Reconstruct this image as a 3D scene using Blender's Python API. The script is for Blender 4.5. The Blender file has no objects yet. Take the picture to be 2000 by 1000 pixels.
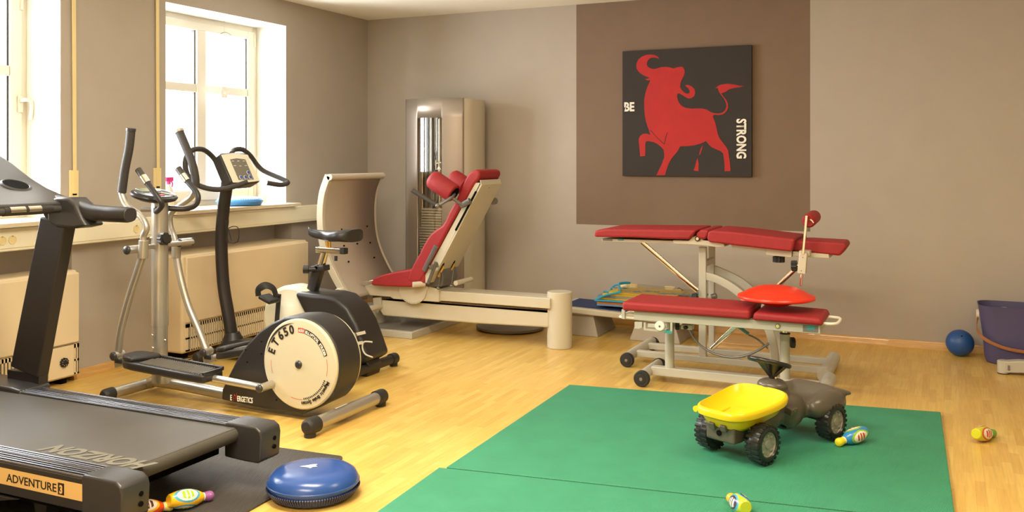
import bpy, bmesh, math, random
from mathutils import Vector, Matrix, Quaternion
random.seed(7)
C = bpy.context.scene
COL = C.collection
# ---------------------------------------------------------------- survey helpers (metres, room axes X along back wall, Y along window wall)
FPX, HOR, EYE, YAW = 1809.0, 308.0, 1.33, math.radians(25)
_F = (-math.sin(YAW), math.cos(YAW)); _R = (math.cos(YAW), math.sin(YAW))
def _ray(px, py):
    u = (px-1000)/FPX
    return (_F[0]+_R[0]*u, _F[1]+_R[1]*u, (HOR-py)/FPX)
def Yp(px, py, y):
    r = _ray(px, py); t = y/r[1]; return Vector((r[0]*t, y, EYE+r[2]*t))
def Xp(px, py, x):
    r = _ray(px, py); t = x/r[0]; return Vector((x, r[1]*t, EYE+r[2]*t))
def Zp(px, py, z=0):
    r = _ray(px, py); t = (z-EYE)/r[2]; return Vector((r[0]*t, r[1]*t, z))
# ---------------------------------------------------------------- materials
def s2l(c):
    return tuple((v/12.92 if v <= .04045 else ((v+.055)/1.055)**2.4) for v in [x/255 for x in c]) + (1,)
def mat(name, rgb, rough=.5, metal=0, var=.06, vscale=6, bump=0, bscale=200, coat=0, spec=.5, aniso=None, stretch=None):
    m = bpy.data.materials.new(name); m.use_nodes = True
    nt = m.node_tree; b = nt.nodes['Principled BSDF']
    base = s2l(rgb)
    tc = nt.nodes.new('ShaderNodeTexCoord')
    src = tc.outputs['Object']
    if stretch:
        mp = nt.nodes.new('ShaderNodeMapping'); mp.inputs['Scale'].default_value = stretch
        nt.links.new(src, mp.inputs[0]); src = mp.outputs[0]
    nz = nt.nodes.new('ShaderNodeTexNoise'); nz.inputs['Scale'].default_value = vscale; nz.inputs['Detail'].default_value = 4
    nt.links.new(src, nz.inputs['Vector'])
    rp = nt.nodes.new('ShaderNodeValToRGB')
    rp.color_ramp.elements[0].position = .3; rp.color_ramp.elements[1].position = .7
    rp.color_ramp.elements[0].color = tuple(v*(1-var) for v in base[:3])+(1,)
    rp.color_ramp.elements[1].color = tuple(min(1, v*(1+var)) for v in base[:3])+(1,)
    nt.links.new(nz.outputs[0], rp.inputs[0]); nt.links.new(rp.outputs[0], b.inputs['Base Color'])
    b.inputs['Roughness'].default_value = rough; b.inputs['Metallic'].default_value = metal
    b.inputs['Coat Weight'].default_value = coat; b.inputs['Specular IOR Level'].default_value = spec
    if bump:
        n2 = nt.nodes.new('ShaderNodeTexNoise'); n2.inputs['Scale'].default_value = bscale
        nt.links.new(src, n2.inputs['Vector'])
        bp = nt.nodes.new('ShaderNodeBump'); bp.inputs['Strength'].default_value = bump; bp.inputs['Distance'].default_value = .002
        nt.links.new(n2.outputs[0], bp.inputs['Height']); nt.links.new(bp.outputs[0], b.inputs['Normal'])
    return m
def emis(name, rgb, s):
    m = mat(name, rgb); b = m.node_tree.nodes['Principled BSDF']
    b.inputs['Emission Color'].default_value = s2l(rgb); b.inputs['Emission Strength'].default_value = s
    return m
def ribbed(name, rgb, rough, scale, direction='X', metal=0, strength=.6, rot=0, dark=.7):
    """fine parallel ribs from a wave texture"""
    m = mat(name, rgb, rough, metal); nt = m.node_tree; b = nt.nodes['Principled BSDF']
    tc = nt.nodes.new('ShaderNodeTexCoord'); mp = nt.nodes.new('ShaderNodeMapping'); mp.inputs['Rotation'].default_value = (0, 0, rot)
    w = nt.nodes.new('ShaderNodeTexWave'); w.bands_direction = direction; w.inputs['Scale'].default_value = scale
    nt.links.new(tc.outputs['Object'], mp.inputs[0]); nt.links.new(mp.outputs[0], w.inputs['Vector'])
    bp = nt.nodes.new('ShaderNodeBump'); bp.inputs['Strength'].default_value = strength; bp.inputs['Distance'].default_value = .003
    nt.links.new(w.outputs['Fac'], bp.inputs['Height']); nt.links.new(bp.outputs[0], b.inputs['Normal'])
    old = b.inputs['Base Color'].links[0].from_socket
    mx = nt.nodes.new('ShaderNodeMix'); mx.data_type = 'RGBA'; mx.blend_type = 'MULTIPLY'; mx.inputs[0].default_value = 1
    rp = nt.nodes.new('ShaderNodeValToRGB'); rp.color_ramp.elements[0].color = (dark, dark, dark, 1)
    nt.links.new(w.outputs['Fac'], rp.inputs[0]); nt.links.new(old, mx.inputs[6]); nt.links.new(rp.outputs[0], mx.inputs[7])
    nt.links.new(mx.outputs[2], b.inputs['Base Color'])
    return m
def glassmat(name, rgb=(255, 255, 255), gl=.06):
    m = bpy.data.materials.new(name); m.use_nodes = True; nt = m.node_tree; nt.nodes.clear()
    o = nt.nodes.new('ShaderNodeOutputMaterial'); t = nt.nodes.new('ShaderNodeBsdfTransparent'); g = nt.nodes.new('ShaderNodeBsdfGlossy')
    t.inputs[0].default_value = s2l(rgb); g.inputs['Roughness'].default_value = .03
    mx = nt.nodes.new('ShaderNodeMixShader'); mx.inputs[0].default_value = gl
    nt.links.new(t.outputs[0], mx.inputs[1]); nt.links.new(g.outputs[0], mx.inputs[2]); nt.links.new(mx.outputs[0], o.inputs[0])
    return m
def parquet():
    m = bpy.data.materials.new('parquet_strips'); m.use_nodes = True; nt = m.node_tree; N = nt.nodes; L = nt.links
    b = N['Principled BSDF']
    tc = N.new('ShaderNodeTexCoord'); sp = N.new('ShaderNodeSeparateXYZ'); L.new(tc.outputs['Object'], sp.inputs[0])
    def M(op, a, bb=None):
        n = N.new('ShaderNodeMath'); n.operation = op
        for i, v in enumerate((a, bb)):
            if v is None: continue
            if isinstance(v, (int, float)): n.inputs[i].default_value = v
            else: L.new(v, n.inputs[i])
        return n.outputs[0]
    def WN(dim, **k):
        n = N.new('ShaderNodeTexWhiteNoise'); n.noise_dimensions = dim
        for kk, v in k.items(): L.new(v, n.inputs[kk])
        return n
    cx = M('DIVIDE', sp.outputs['X'], .038); col = M('FLOOR', cx)
    sh = WN('1D', W=col).outputs['Value']
    ry = M('ADD', M('DIVIDE', sp.outputs['Y'], .30), M('MULTIPLY', sh, 7.3)); row = M('FLOOR', ry)
    cb = N.new('ShaderNodeCombineXYZ'); L.new(col, cb.inputs[0]); L.new(row, cb.inputs[1])
    rnd = WN('2D', Vector=cb.outputs[0]).outputs['Value']
    rp = N.new('ShaderNodeValToRGB'); L.new(rnd, rp.inputs[0])
    e = rp.color_ramp.elements; e[0].color = s2l((212, 171, 90)); e[1].color = s2l((226, 191, 107))
    for p, c in ((.2, (216, 177, 92)), (.55, (220, 182, 97)), (.8, (223, 187, 102))):
        q = e.new(p); q.color = s2l(c)
    mp = N.new('ShaderNodeMapping'); mp.inputs['Scale'].default_value = (60, 3, 1); L.new(tc.outputs['Object'], mp.inputs[0])
    nz = N.new('ShaderNodeTexNoise'); nz.inputs['Scale'].default_value = 1.5; nz.inputs['Detail'].default_value = 5; L.new(mp.outputs[0], nz.inputs['Vector'])
    gr = N.new('ShaderNodeValToRGB'); gr.color_ramp.elements[0].color = (.82, .8, .76, 1); gr.color_ramp.elements[1].color = (1.0, 1.0, 1.0, 1)
    gr.color_ramp.elements[0].position = .3; gr.color_ramp.elements[1].position = .65; L.new(nz.outputs[0], gr.inputs[0])
    mx = N.new('ShaderNodeMix'); mx.data_type = 'RGBA'; mx.blend_type = 'MULTIPLY'; mx.inputs[0].default_value = .8
    L.new(rp.outputs[0], mx.inputs[6]); L.new(gr.outputs[0], mx.inputs[7])
    # thin joints
    fx = M('FRACT', cx); fy = M('FRACT', ry)
    jx = M('LESS_THAN', fx, .03); jy = M('LESS_THAN', fy, .005); j = M('MULTIPLY', M('MAXIMUM', jx, jy), .22)
    m2 = N.new('ShaderNodeMix'); m2.data_type = 'RGBA'; L.new(j, m2.inputs[0]); L.new(mx.outputs[2], m2.inputs[6]); m2.inputs[7].default_value = s2l((140, 92, 45))
    L.new(m2.outputs[2], b.inputs['Base Color'])
    b.inputs['Roughness'].default_value = .33; b.inputs['Coat Weight'].default_value = .15; b.inputs['Coat Roughness'].default_value = .25
    return m
M_ = {}
def mk():
    A = M_
    A['wall'] = mat('taupe_wall_paint', (177, 168, 157), .9, var=.02, bump=.25, bscale=120)
    A['patch'] = mat('dark_brown_wall_paint', (125, 105, 88), .85, var=.03, bump=.2, bscale=120)
    A['ceil'] = mat('cream_ceiling_paint', (250, 243, 226), .9, var=.01)
    A['white'] = mat('white_window_paint', (206, 198, 180), .5, var=.01)
    A['reveal'] = mat('white_plaster', (240, 238, 230), .9, var=.01)
    A['parquet'] = parquet()
    A['skirt'] = mat('varnished_pine', (206, 160, 92), .35, var=.12, vscale=3, stretch=(3, 3, 30), coat=.3)
    A['sill'] = mat('limestone_sill', (216, 200, 170), .4, var=.05, vscale=10)
    A['trunk'] = mat('cream_plastic', (240, 233, 206), .45, var=.015)
    A['yplastic'] = mat('yellowed_plastic', (234, 214, 158), .4, var=.02)
    A['heater'] = mat('beige_enamel', (232, 213, 176), .4, var=.02)
    A['dark'] = mat('black_and_hole_shade', (18, 16, 14), .9, spec=.05)  # black parts; also painted as the shade inside holes, slots and the grille
    A['black'] = mat('black_plastic', (40, 38, 38), .42, var=.08)
    A['black2'] = mat('matte_black_metal', (48, 44, 43), .45, metal=.3, var=.05)
    A['foam'] = mat('black_foam_grip', (52, 48, 46), .65, bump=.3, bscale=500)
    A['rubber'] = mat('black_rubber', (36, 35, 34), .6)
    A['silver'] = mat('silver_paint', (186, 182, 172), .32, metal=.75, var=.03)
    A['chrome'] = mat('chrome', (225, 222, 215), .1, metal=1, var=.02)
    A['alu'] = ribbed('ribbed_aluminium', (150, 150, 156), .3, 18, 'Y', metal=.9, strength=1, dark=.25)
    A['belt'] = mat('treadmill_belt', (66, 62, 54), .62, var=.1, vscale=4, bump=.3, bscale=400)
    A['beltprint'] = mat('grey_belt_print', (104, 100, 86), .7)
    A['cap'] = mat('dark_grey_cap', (50, 49, 50), .35, var=.04)
    A['plate'] = mat('beige_label_plate', (222, 184, 116), .5, var=.02)
    A['ink'] = mat('dark_print', (38, 28, 22), .6)
    A['whiteink'] = mat('white_print', (240, 236, 225), .6)
    A['redink'] = mat('red_print', (200, 50, 40), .6)
    A['disc'] = mat('cream_disc_plastic', (200, 193, 166), .42, var=.02)
    A['ivory'] = mat('ivory_plastic', (232, 230, 212), .3, var=.02)
    A['lcd'] = mat('lcd_glass', (140, 150, 122), .15)
    A['greyplast'] = mat('grey_plastic', (120, 116, 108), .4)
    A['mgrey'] = mat('metallic_taupe_panel', (158, 146, 134), .35, metal=.45, var=.02)
    A['mplate'] = mat('matte_taupe_board', (160, 148, 134), .6, var=.02)
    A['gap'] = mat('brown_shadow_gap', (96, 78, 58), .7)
    A['mcream'] = mat('cream_powder_coat', (202, 195, 176), .4, var=.015)
    A['mcream2'] = mat('pale_grey_powder_coat', (186, 183, 170), .4, var=.015)
    A['red'] = mat('red_upholstery', (152, 31, 36), .62, var=.08, vscale=40, bump=.25, bscale=400)
    A['redboard'] = mat('orange_red_plastic', (226, 52, 26), .3, var=.03)
    A['grip'] = mat('dark_grip', (70, 66, 60), .4, metal=.4)
    A['steelgrey'] = mat('steel_grey', (120, 118, 116), .35, metal=.6)
    A['gold'] = mat('brass', (222, 180, 90), .3, metal=.7)
    A['weights'] = mat('steel_weight_plates', (204, 200, 188), .35, metal=.3)
    A['green'] = ribbed('green_gym_foam', (56, 142, 108), .62, 60, 'X', strength=.4, rot=.12, dark=.88)
    A['rmat'] = ribbed('black_ribbed_rubber', (70, 66, 62), .5, 40, 'X', strength=.6, rot=-.35, dark=.6)
    A['blue'] = mat('blue_vinyl', (38, 74, 142), .25, var=.06)
    A['blued'] = mat('dark_blue_vinyl', (46, 50, 86), .45, var=.06)
    A['bluel'] = mat('light_blue_vinyl', (70, 140, 210), .35, var=.05)
    A['ball'] = mat('blue_rubber_ball', (34, 80, 146), .4, var=.04)
    A['canvas'] = mat('charcoal_canvas', (50, 44, 41), .8, bump=.4, bscale=300)
    A['bull'] = mat('red_acrylic', (178, 29, 28), .7, var=.08, vscale=9)
    A['truck'] = mat('anthracite_plastic', (88, 82, 72), .28, var=.03)
    A['truckd'] = mat('black_toy_plastic', (30, 29, 29), .3, var=.04)
    A['hub'] = mat('grey_hub_plastic', (142, 142, 130), .4)
    A['yellow'] = mat('yellow_plastic', (232, 198, 22), .25, var=.02)
    A['tub'] = mat('indigo_plastic', (80, 76, 116), .55, var=.03)
    A['tubin'] = mat('dark_indigo', (38, 38, 66), .6)
    A['leather'] = mat('tan_leather', (156, 100, 60), .6)
    A['ballw'] = mat('white_ball_leather', (222, 212, 190), .5)
    A['ballb'] = mat('blue_ball_panel', (40, 78, 116), .5)
    A['glass'] = glassmat('window_glass')
    A['film'] = glassmat('clear_plastic_film', (250, 246, 235), .22)
    A['pyel'] = mat('foam_yellow', (222, 192, 52), .7); A['pgreen'] = mat('foam_green', (120, 170, 60), .7)
    A['porange'] = mat('foam_orange', (226, 130, 60), .7); A['pblue'] = mat('foam_blue', (120, 150, 190), .7)
    A['piping'] = mat('turquoise_piping', (30, 160, 200), .5)
    A['grey'] = mat('mid_grey_plastic', (176, 168, 156), .5)
    A['navy'] = mat('navy_foam', (34, 54, 104), .7)
    A['wood'] = mat('birch_plywood', (218, 178, 120), .45, var=.08, stretch=(2, 30, 2))
    A['pink'] = mat('magenta_plastic', (200, 50, 130), .4)
    A['teal'] = mat('teal_label', (60, 150, 150), .5)
    A['button'] = mat('blue_button', (60, 90, 170), .4)
mk()
# ---------------------------------------------------------------- mesh helpers
def B(): return bmesh.new()
def box(bm, x, y, z, rot=None, piv=None):
    vs = [Vector((a, b, c)) for a in x for b in y for c in z]
    if rot is not None:
        p = Vector(piv) if piv else Vector(((x[0]+x[1])/2, (y[0]+y[1])/2, (z[0]+z[1])/2))
        vs = [rot @ (v-p)+p for v in vs]
    v = [bm.verts.new(q) for q in vs]
    for f in ((0, 1, 3, 2), (4, 6, 7, 5), (0, 4, 5, 1), (2, 3, 7, 6), (0, 2, 6, 4), (1, 5, 7, 3)): bm.faces.new([v[i] for i in f])
    return v
def prism(bm, pts, vec, mi=0):
    """closed polygon (3d) extruded by vec"""
    a = [bm.verts.new(p) for p in pts]; b = [bm.verts.new(Vector(p)+Vector(vec)) for p in pts]
    n = len(a); fs = [bm.faces.new(a), bm.faces.new(b[::-1])]
    for i in range(n): fs.append(bm.faces.new((a[i], b[i], b[(i+1) % n], a[(i+1) % n])))
    for f in fs: f.material_index = mi
    return fs
def pxz(bm, pts, y0, y1):
    prism(bm, [Vector((p[0], y0, p[1])) for p in pts], (0, y1-y0, 0))
def pix(bm, pp, y0, y1, yref=None):
    """outline surveyed from photo pixels on plane y=yref, extruded from y0 to y1"""
    yr = y0 if yref is None else yref
    q = [Yp(a, b, yr) for a, b in pp]
    pxz(bm, [(v.x, v.z) for v in q], y0, y1)
def smooth_path(P, n=6, closed=False):
    P = [Vector(p) for p in P]
    if len(P) < 3: return P
    out = []
    m = len(P); segs = m if closed else m-1
    for i in range(segs):
        if closed: p0, p1, p2, p3 = P[i-1], P[i], P[(i+1) % m], P[(i+2) % m]
        else:
            p1, p2 = P[i], P[i+1]; p0 = P[i-1] if i else p1*2-p2; p3 = P[i+2] if i+2 < m else p2*2-p1
        for k in range(n):
            t = k/n
            out.append(.5*((2*p1)+(-p0+p2)*t+(2*p0-5*p1+4*p2-p3)*t*t+(-p0+3*p1-3*p2+p3)*t**3))
    if not closed: out.append(P[-1])
    return out
def sweep(bm, path, sec, closed=False, up=None, scales=None):
    """sweep 2D section (list of (a,b)) along path"""
    P = [Vector(p) for p in path]; n = len(P); rings = []
    T = []
    for i in range(n):
        if closed: t = P[(i+1) % n]-P[i-1]
        else: t = P[min(i+1, n-1)]-P[max(i-1, 0)]
        T.append(t.normalized())
    if up is None:
        up = Vector((0, 0, 1)) if abs(T[0].z) < .9 else Vector((0, 1, 0))
        nrm = (up-T[0]*up.dot(T[0])).normalized()
        par = True
    else: up = Vector(up); par = False
    for i in range(n):
        if par:
            if i: 
                q = T[i-1].rotation_difference(T[i]); nrm = q @ nrm
        else: nrm = (up-T[i]*up.dot(T[i])).normalized()
        bn = T[i].cross(nrm)
        s = scales[i] if scales else 1
        rings.append([bm.verts.new(P[i]+nrm*(b*s)+bn*(a*s)) for a, b in sec])
    m = len(sec)
    for i in range(n if closed else n-1):
        r, q = rings[i], rings[(i+1) % n]
        for k in range(m): bm.faces.new((r[k], r[(k+1) % m], q[(k+1) % m], q[k]))
    if not closed:
        bm.faces.new(rings[0][::-1]); bm.faces.new(rings[-1])
def circ(r, n=16, ry=None):
    return [(r*math.cos(2*math.pi*i/n), (ry or r)*math.sin(2*math.pi*i/n)) for i in range(n)]
def tube(bm, path, r, n=16, sm=0, closed=False, ry=None, up=None, scales=None):
    if sm: path = smooth_path(path, sm, closed)
    sweep(bm, path, circ(r, n, ry), closed, up, scales)
def rrect(w, h, r=.2, k=3):
    r = min(w, h)*r; o = []
    for cx, cy, a0 in ((w/2-r, h/2-r, 0), (-w/2+r, h/2-r, 90), (-w/2+r, -h/2+r, 180), (w/2-r, -h/2+r, 270)):
        for i in range(k+1):
            a = math.radians(a0+90*i/k); o.append((cx+r*math.cos(a), cy+r*math.sin(a)))
    return o
def bar(bm, p0, p1, w, h, up=None, r=.15): sweep(bm, [p0, p1], rrect(w, h, r), up=up)
def lathe(bm, prof, o=(0, 0, 0), ax=(0, 0, 1), n=32, sx=1, sy=1):
    ax = Vector(ax).normalized(); q = Vector((0, 0, 1)).rotation_difference(ax); o = Vector(o); rings = []
    for r, h in prof:
        if r < 1e-6: rings.append([bm.verts.new(o+q @ Vector((0, 0, h)))])
        else: rings.append([bm.verts.new(o+q @ Vector((r*sx*math.cos(2*math.pi*i/n), r*sy*math.sin(2*math.pi*i/n), h))) for i in range(n)])
    for a, b in zip(rings, rings[1:]):
        for i in range(n):
            j = (i+1) % n
            if len(a) == 1 and len(b) == 1: continue
            if len(a) == 1: bm.faces.new((a[0], b[i], b[j]))
            elif len(b) == 1: bm.faces.new((a[i], b[0], a[j]))
            else: bm.faces.new((a[i], b[i], b[j], a[j]))
    if len(rings[0]) > 1: bm.faces.new(rings[0])
    if len(rings[-1]) > 1: bm.faces.new(rings[-1][::-1])
def cyl(bm, p0, p1, r, n=24, ch=.0):
    p0 = Vector(p0); p1 = Vector(p1); L = (p1-p0).length
    pr = [(r-ch, 0), (r, ch), (r, L-ch), (r-ch, L)] if ch else [(r, 0), (r, L)]
    lathe(bm, pr, p0, p1-p0, n)
def ball(bm, c, r, sx=1, sy=1, sz=1, n=24, rot=None):
    g = bmesh.ops.create_uvsphere(bm, u_segments=n, v_segments=max(8, n//2), radius=r)
    for v in g['verts']:
        p = Vector((v.co.x*sx, v.co.y*sy, v.co.z*sz))
        if rot is not None: p = rot @ p
        v.co = p+Vector(c)
    return g['verts']
def knob(bm, p, ax, r, L, lobes=8):
    ax = Vector(ax).normalized(); q = Vector((0, 0, 1)).rotation_difference(ax); pts = []
    for i in range(lobes*4):
        a = 2*math.pi*i/(lobes*4); rr = r*(1+.09*math.cos(lobes*a)); pts.append(Vector(p)+q @ Vector((rr*math.cos(a), rr*math.sin(a), 0)))
    prism(bm, pts, ax*L)
def grid(bm, fn, nu, nv, cu=False, cv=False):
    V = [[bm.verts.new(fn(i/(nu if cu else nu-1), j/(nv if cv else nv-1))) for j in range(nv)] for i in range(nu)]
    for i in range(nu if cu else nu-1):
        for j in range(nv if cv else nv-1):
            bm.faces.new((V[i][j], V[(i+1) % nu][j], V[(i+1) % nu][(j+1) % nv], V[i][(j+1) % nv]))
    return V
# ---------------------------------------------------------------- object helpers
def root_of(o):
    while o and o.parent: o = o.parent
    return o
def part(name, bm, m, parent=None, bevel=0, seg=3, sub=0, solid=0, angle=35, label=None, kind=None):
    bmesh.ops.recalc_face_normals(bm, faces=bm.faces[:])
    if parent is not None:
        org = root_of(parent)['_o']; off = Vector(org)
        for v in bm.verts: v.co -= off
    me = bpy.data.meshes.new(name); bm.to_mesh(me); bm.free()
    for q in (m if isinstance(m, (list, tuple)) else [m]): me.materials.append(M_[q] if isinstance(q, str) else q)
    for p in me.polygons: p.use_smooth = True
    try: me.set_sharp_from_angle(angle=math.radians(angle))
    except Exception: pass
    o = bpy.data.objects.new(name, me); COL.objects.link(o)
    if parent is not None: o.parent = parent
    if solid:
        s = o.modifiers.new('thick', 'SOLIDIFY'); s.thickness = solid; s.offset = 0
    if bevel:
        b = o.modifiers.new('bevel', 'BEVEL'); b.width = bevel; b.segments = seg; b.limit_method = 'ANGLE'; b.angle_limit = math.radians(38)
        b.harden_normals = False
    if sub:
        s = o.modifiers.new('sub', 'SUBSURF'); s.levels = sub; s.render_levels = sub
    if label: o['label'] = label
    if kind: o['kind'] = kind
    return o
def thing(name, label, cat, loc, group=None, kind=None):
    o = bpy.data.objects.new(name, None); COL.objects.link(o); o.location = loc; o['_o'] = tuple(loc)
    o.empty_display_size = .1
    if label: o['label'] = label
    if cat: o['category'] = cat
    if group: o['group'] = group
    if kind: o['kind'] = kind
    return o
def single(name, bm, m, label, cat, loc, group=None, **k):
    bmesh.ops.translate(bm, verts=bm.verts[:], vec=-Vector(loc))
    o = part(name, bm, m, None, **k); o.location = loc; o['label'] = label; o['category'] = cat; o['_o'] = tuple(loc)
    if group: o['group'] = group
    return o
def struct(name, bm, m, **k):
    o = part(name, bm, m, None, **k); o['kind'] = 'structure'; o['_o'] = (0, 0, 0); return o
def text_bm(s, size, mtx, ext=.0006, shear=0, sx=1, align='LEFT', bold=0):
    cu = bpy.data.curves.new('t', 'FONT'); cu.body = s; cu.size = size; cu.extrude = ext; cu.shear = shear; cu.align_x = align
    cu.offset = bold
    cu.resolution_u = 3
    ob = bpy.data.objects.new('t', cu); COL.objects.link(ob)
    bpy.context.view_layer.update()
    dg = bpy.context.evaluated_depsgraph_get()
    me = bpy.data.meshes.new_from_object(ob.evaluated_get(dg))
    bm = bmesh.new(); bm.from_mesh(me)
    for v in bm.verts: v.co = mtx @ Vector((v.co.x*sx, v.co.y, v.co.z))
    bpy.data.objects.remove(ob); bpy.data.meshes.remove(me); bpy.data.curves.remove(cu)
    return bm
def frame(o, X, Y):
    X = Vector(X).normalized(); Y = Vector(Y); Y = (Y-X*Y.dot(X)).normalized(); Z = X.cross(Y)
    return Matrix(((X.x, Y.x, Z.x, o[0]), (X.y, Y.y, Z.y, o[1]), (X.z, Y.z, Z.z, o[2]), (0, 0, 0, 1)))
def join(bms):
    out = bmesh.new()
    for b in bms:
        me = bpy.data.meshes.new('j'); b.to_mesh(me); b.free(); out.from_mesh(me); bpy.data.meshes.remove(me)
    return out
def arc_text(s, size, c, R, a0, a1, y, cw=True, sx=1, bold=0, inward=False):
    """letters along a circle in an XZ plane facing -Y; angles in degrees, a0 start a1 end"""
    bl = []
    n = len(s)
    for i, ch in enumerate(s):
        if ch == ' ': continue
        a = math.radians(a0+(a1-a0)*(i+.5)/n)
        rad = Vector((math.cos(a), 0, math.sin(a)))
        tan = Vector((math.sin(a), 0, -math.cos(a)))
        if inward: tan = -tan; up = -rad
        else: up = rad
        o = Vector((c[0], y, c[1]))+rad*R
        bl.append(text_bm(ch, size, frame(o, tan, up), sx=sx, align='CENTER', bold=bold))
    return join(bl)
XL, YB, ZC = -4.73, 7.05, 2.575
XR, YF = 2.6, -1.6
# ================================================================ SETTING
bm = B(); box(bm, (XL-.45, XR), (YF, YB), (-.1, 0)); struct('floor', bm, 'parquet')
bm = B(); box(bm, (XL-.45, XR), (YF, YB+.1), (ZC, ZC+.1)); struct('ceiling', bm, 'ceil')
# back wall with the dark painted field
px0, px1, pz = -2.71, -.885, .79
bm = B()
def quad(bm, pts, mi=0):
    f = bm.faces.new([bm.verts.new(p) for p in pts]); f.material_index = mi
xs = [XL-.3, px0, px1, XR]; zs = [0, pz, ZC]
for i in range(3):
    for j in range(2):
        quad(bm, [(xs[i], YB, zs[j]), (xs[i+1], YB, zs[j]), (xs[i+1], YB, zs[j+1]), (xs[i], YB, zs[j+1])], 1 if (i == 1 and j == 1) else 0)
quad(bm, [(XL-.3, YB+.1, 0), (XR, YB+.1, 0), (XR, YB+.1, ZC), (XL-.3, YB+.1, ZC)])
struct('wall_back', bm, ['wall', 'patch'])
bm = B(); box(bm, (XR, XR+.1), (YF, YB), (0, ZC)); struct('wall_right', bm, 'wall')
bm = B(); box(bm, (XL-.45, XR), (YF-.1, YF), (0, ZC)); struct('wall_front', bm, 'ceil')
# left wall: openings
W2 = (4.648, 5.90); W1 = (2.58, 3.831)
WZ = (.972, 2.375); NZ = .82; DEP = .30; ND = .17
W1n = (2.50, 3.91); W2n = (4.58, 5.968)
def wall_left():
    bm = B()
    ys = [YF, W1n[0], W1[0], W1[1], W1n[1], W2n[0], W2[0], W2[1], W2n[1], YB]
    zz = [0, NZ, WZ[0], WZ[1], ZC]
    def hole(y, z):
        if WZ[0] < z < WZ[1] and (W1[0] < y < W1[1] or W2[0] < y < W2[1]): return True
        if z < NZ and (W1n[0] < y < W1n[1] or W2n[0] < y < W2n[1]): return True
        return False
    for i in range(len(ys)-1):
        for j in range(4):
            if not hole((ys[i]+ys[i+1])/2, (zz[j]+zz[j+1])/2):
                quad(bm, [(XL, ys[i], zz[j]), (XL, ys[i+1], zz[j]), (XL, ys[i+1], zz[j+1]), (XL, ys[i], zz[j+1])])
    for w in (W1, W2):   # reveals
        x2 = XL-DEP
        quad(bm, [(XL, w[0], WZ[0]), (x2, w[0], WZ[0]), (x2, w[0], WZ[1]), (XL, w[0], WZ[1])], 1)
        quad(bm, [(XL, w[1], WZ[0]), (x2, w[1], WZ[0]), (x2, w[1], WZ[1]), (XL, w[1], WZ[1])], 1)
        quad(bm, [(XL, w[0], WZ[1]), (x2, w[0], WZ[1]), (x2, w[1], WZ[1]), (XL, w[1], WZ[1])], 1)
        quad(bm, [(XL-.001, w[0], WZ[0]-.012), (x2, w[0], WZ[0]-.012), (x2, w[1], WZ[0]-.012), (XL-.001, w[1], WZ[0]-.012)], 1)
    for w in (W1n, W2n):
        x2 = XL-ND
        quad(bm, [(x2, w[0], 0), (x2, w[1], 0), (x2, w[1], NZ), (x2, w[0], NZ)])
        for y in w: quad(bm, [(XL, y, 0), (x2, y, 0), (x2, y, NZ), (XL, y, NZ)])
        quad(bm, [(XL, w[0], NZ), (x2, w[0], NZ), (x2, w[1], NZ), (XL, w[1], NZ)])
    # outer skin
    x3 = XL-.42
    ys = [YF, W1[0], W1[1], W2[0], W2[1], YB]; zz = [0, WZ[0], WZ[1], ZC]
    for i in range(5):
        for j in range(3):
            if j == 1 and i in (1, 3): continue
            quad(bm, [(x3, ys[i], zz[j]), (x3, ys[i+1], zz[j]), (x3, ys[i+1], zz[j+1]), (x3, ys[i], zz[j+1])])
    struct('wall_left', bm, ['wall', 'reveal'])
wall_left()
# skirting
def skirting(name, p0, p1, inward):
    bm = B(); p0 = Vector(p0); p1 = Vector(p1); n = Vector(inward)
    sec = [(0, 0), (.020, 0), (.020, .018), (.012, .03), (.012, .045), (.006, .055), (0, .055)]
    prism(bm, [p0+n*a+Vector((0, 0, b)) for a, b in sec], p1-p0); return bm
b1 = skirting('', (XL, W1n[1], 0), (XL, W2n[0], 0), (1, 0, 0)); b2 = skirting('', (XL, W2n[1], 0), (XL, YB, 0), (1, 0, 0)); b3 = skirting('', (XL, YF, 0), (XL, W1n[0], 0), (1, 0, 0))
struct('baseboard_left', join([b1, b2, b3]), 'skirt')
struct('baseboard_back', skirting('', (XL, YB, 0), (XR, YB, 0), (0, -1, 0)), 'skirt')
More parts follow.
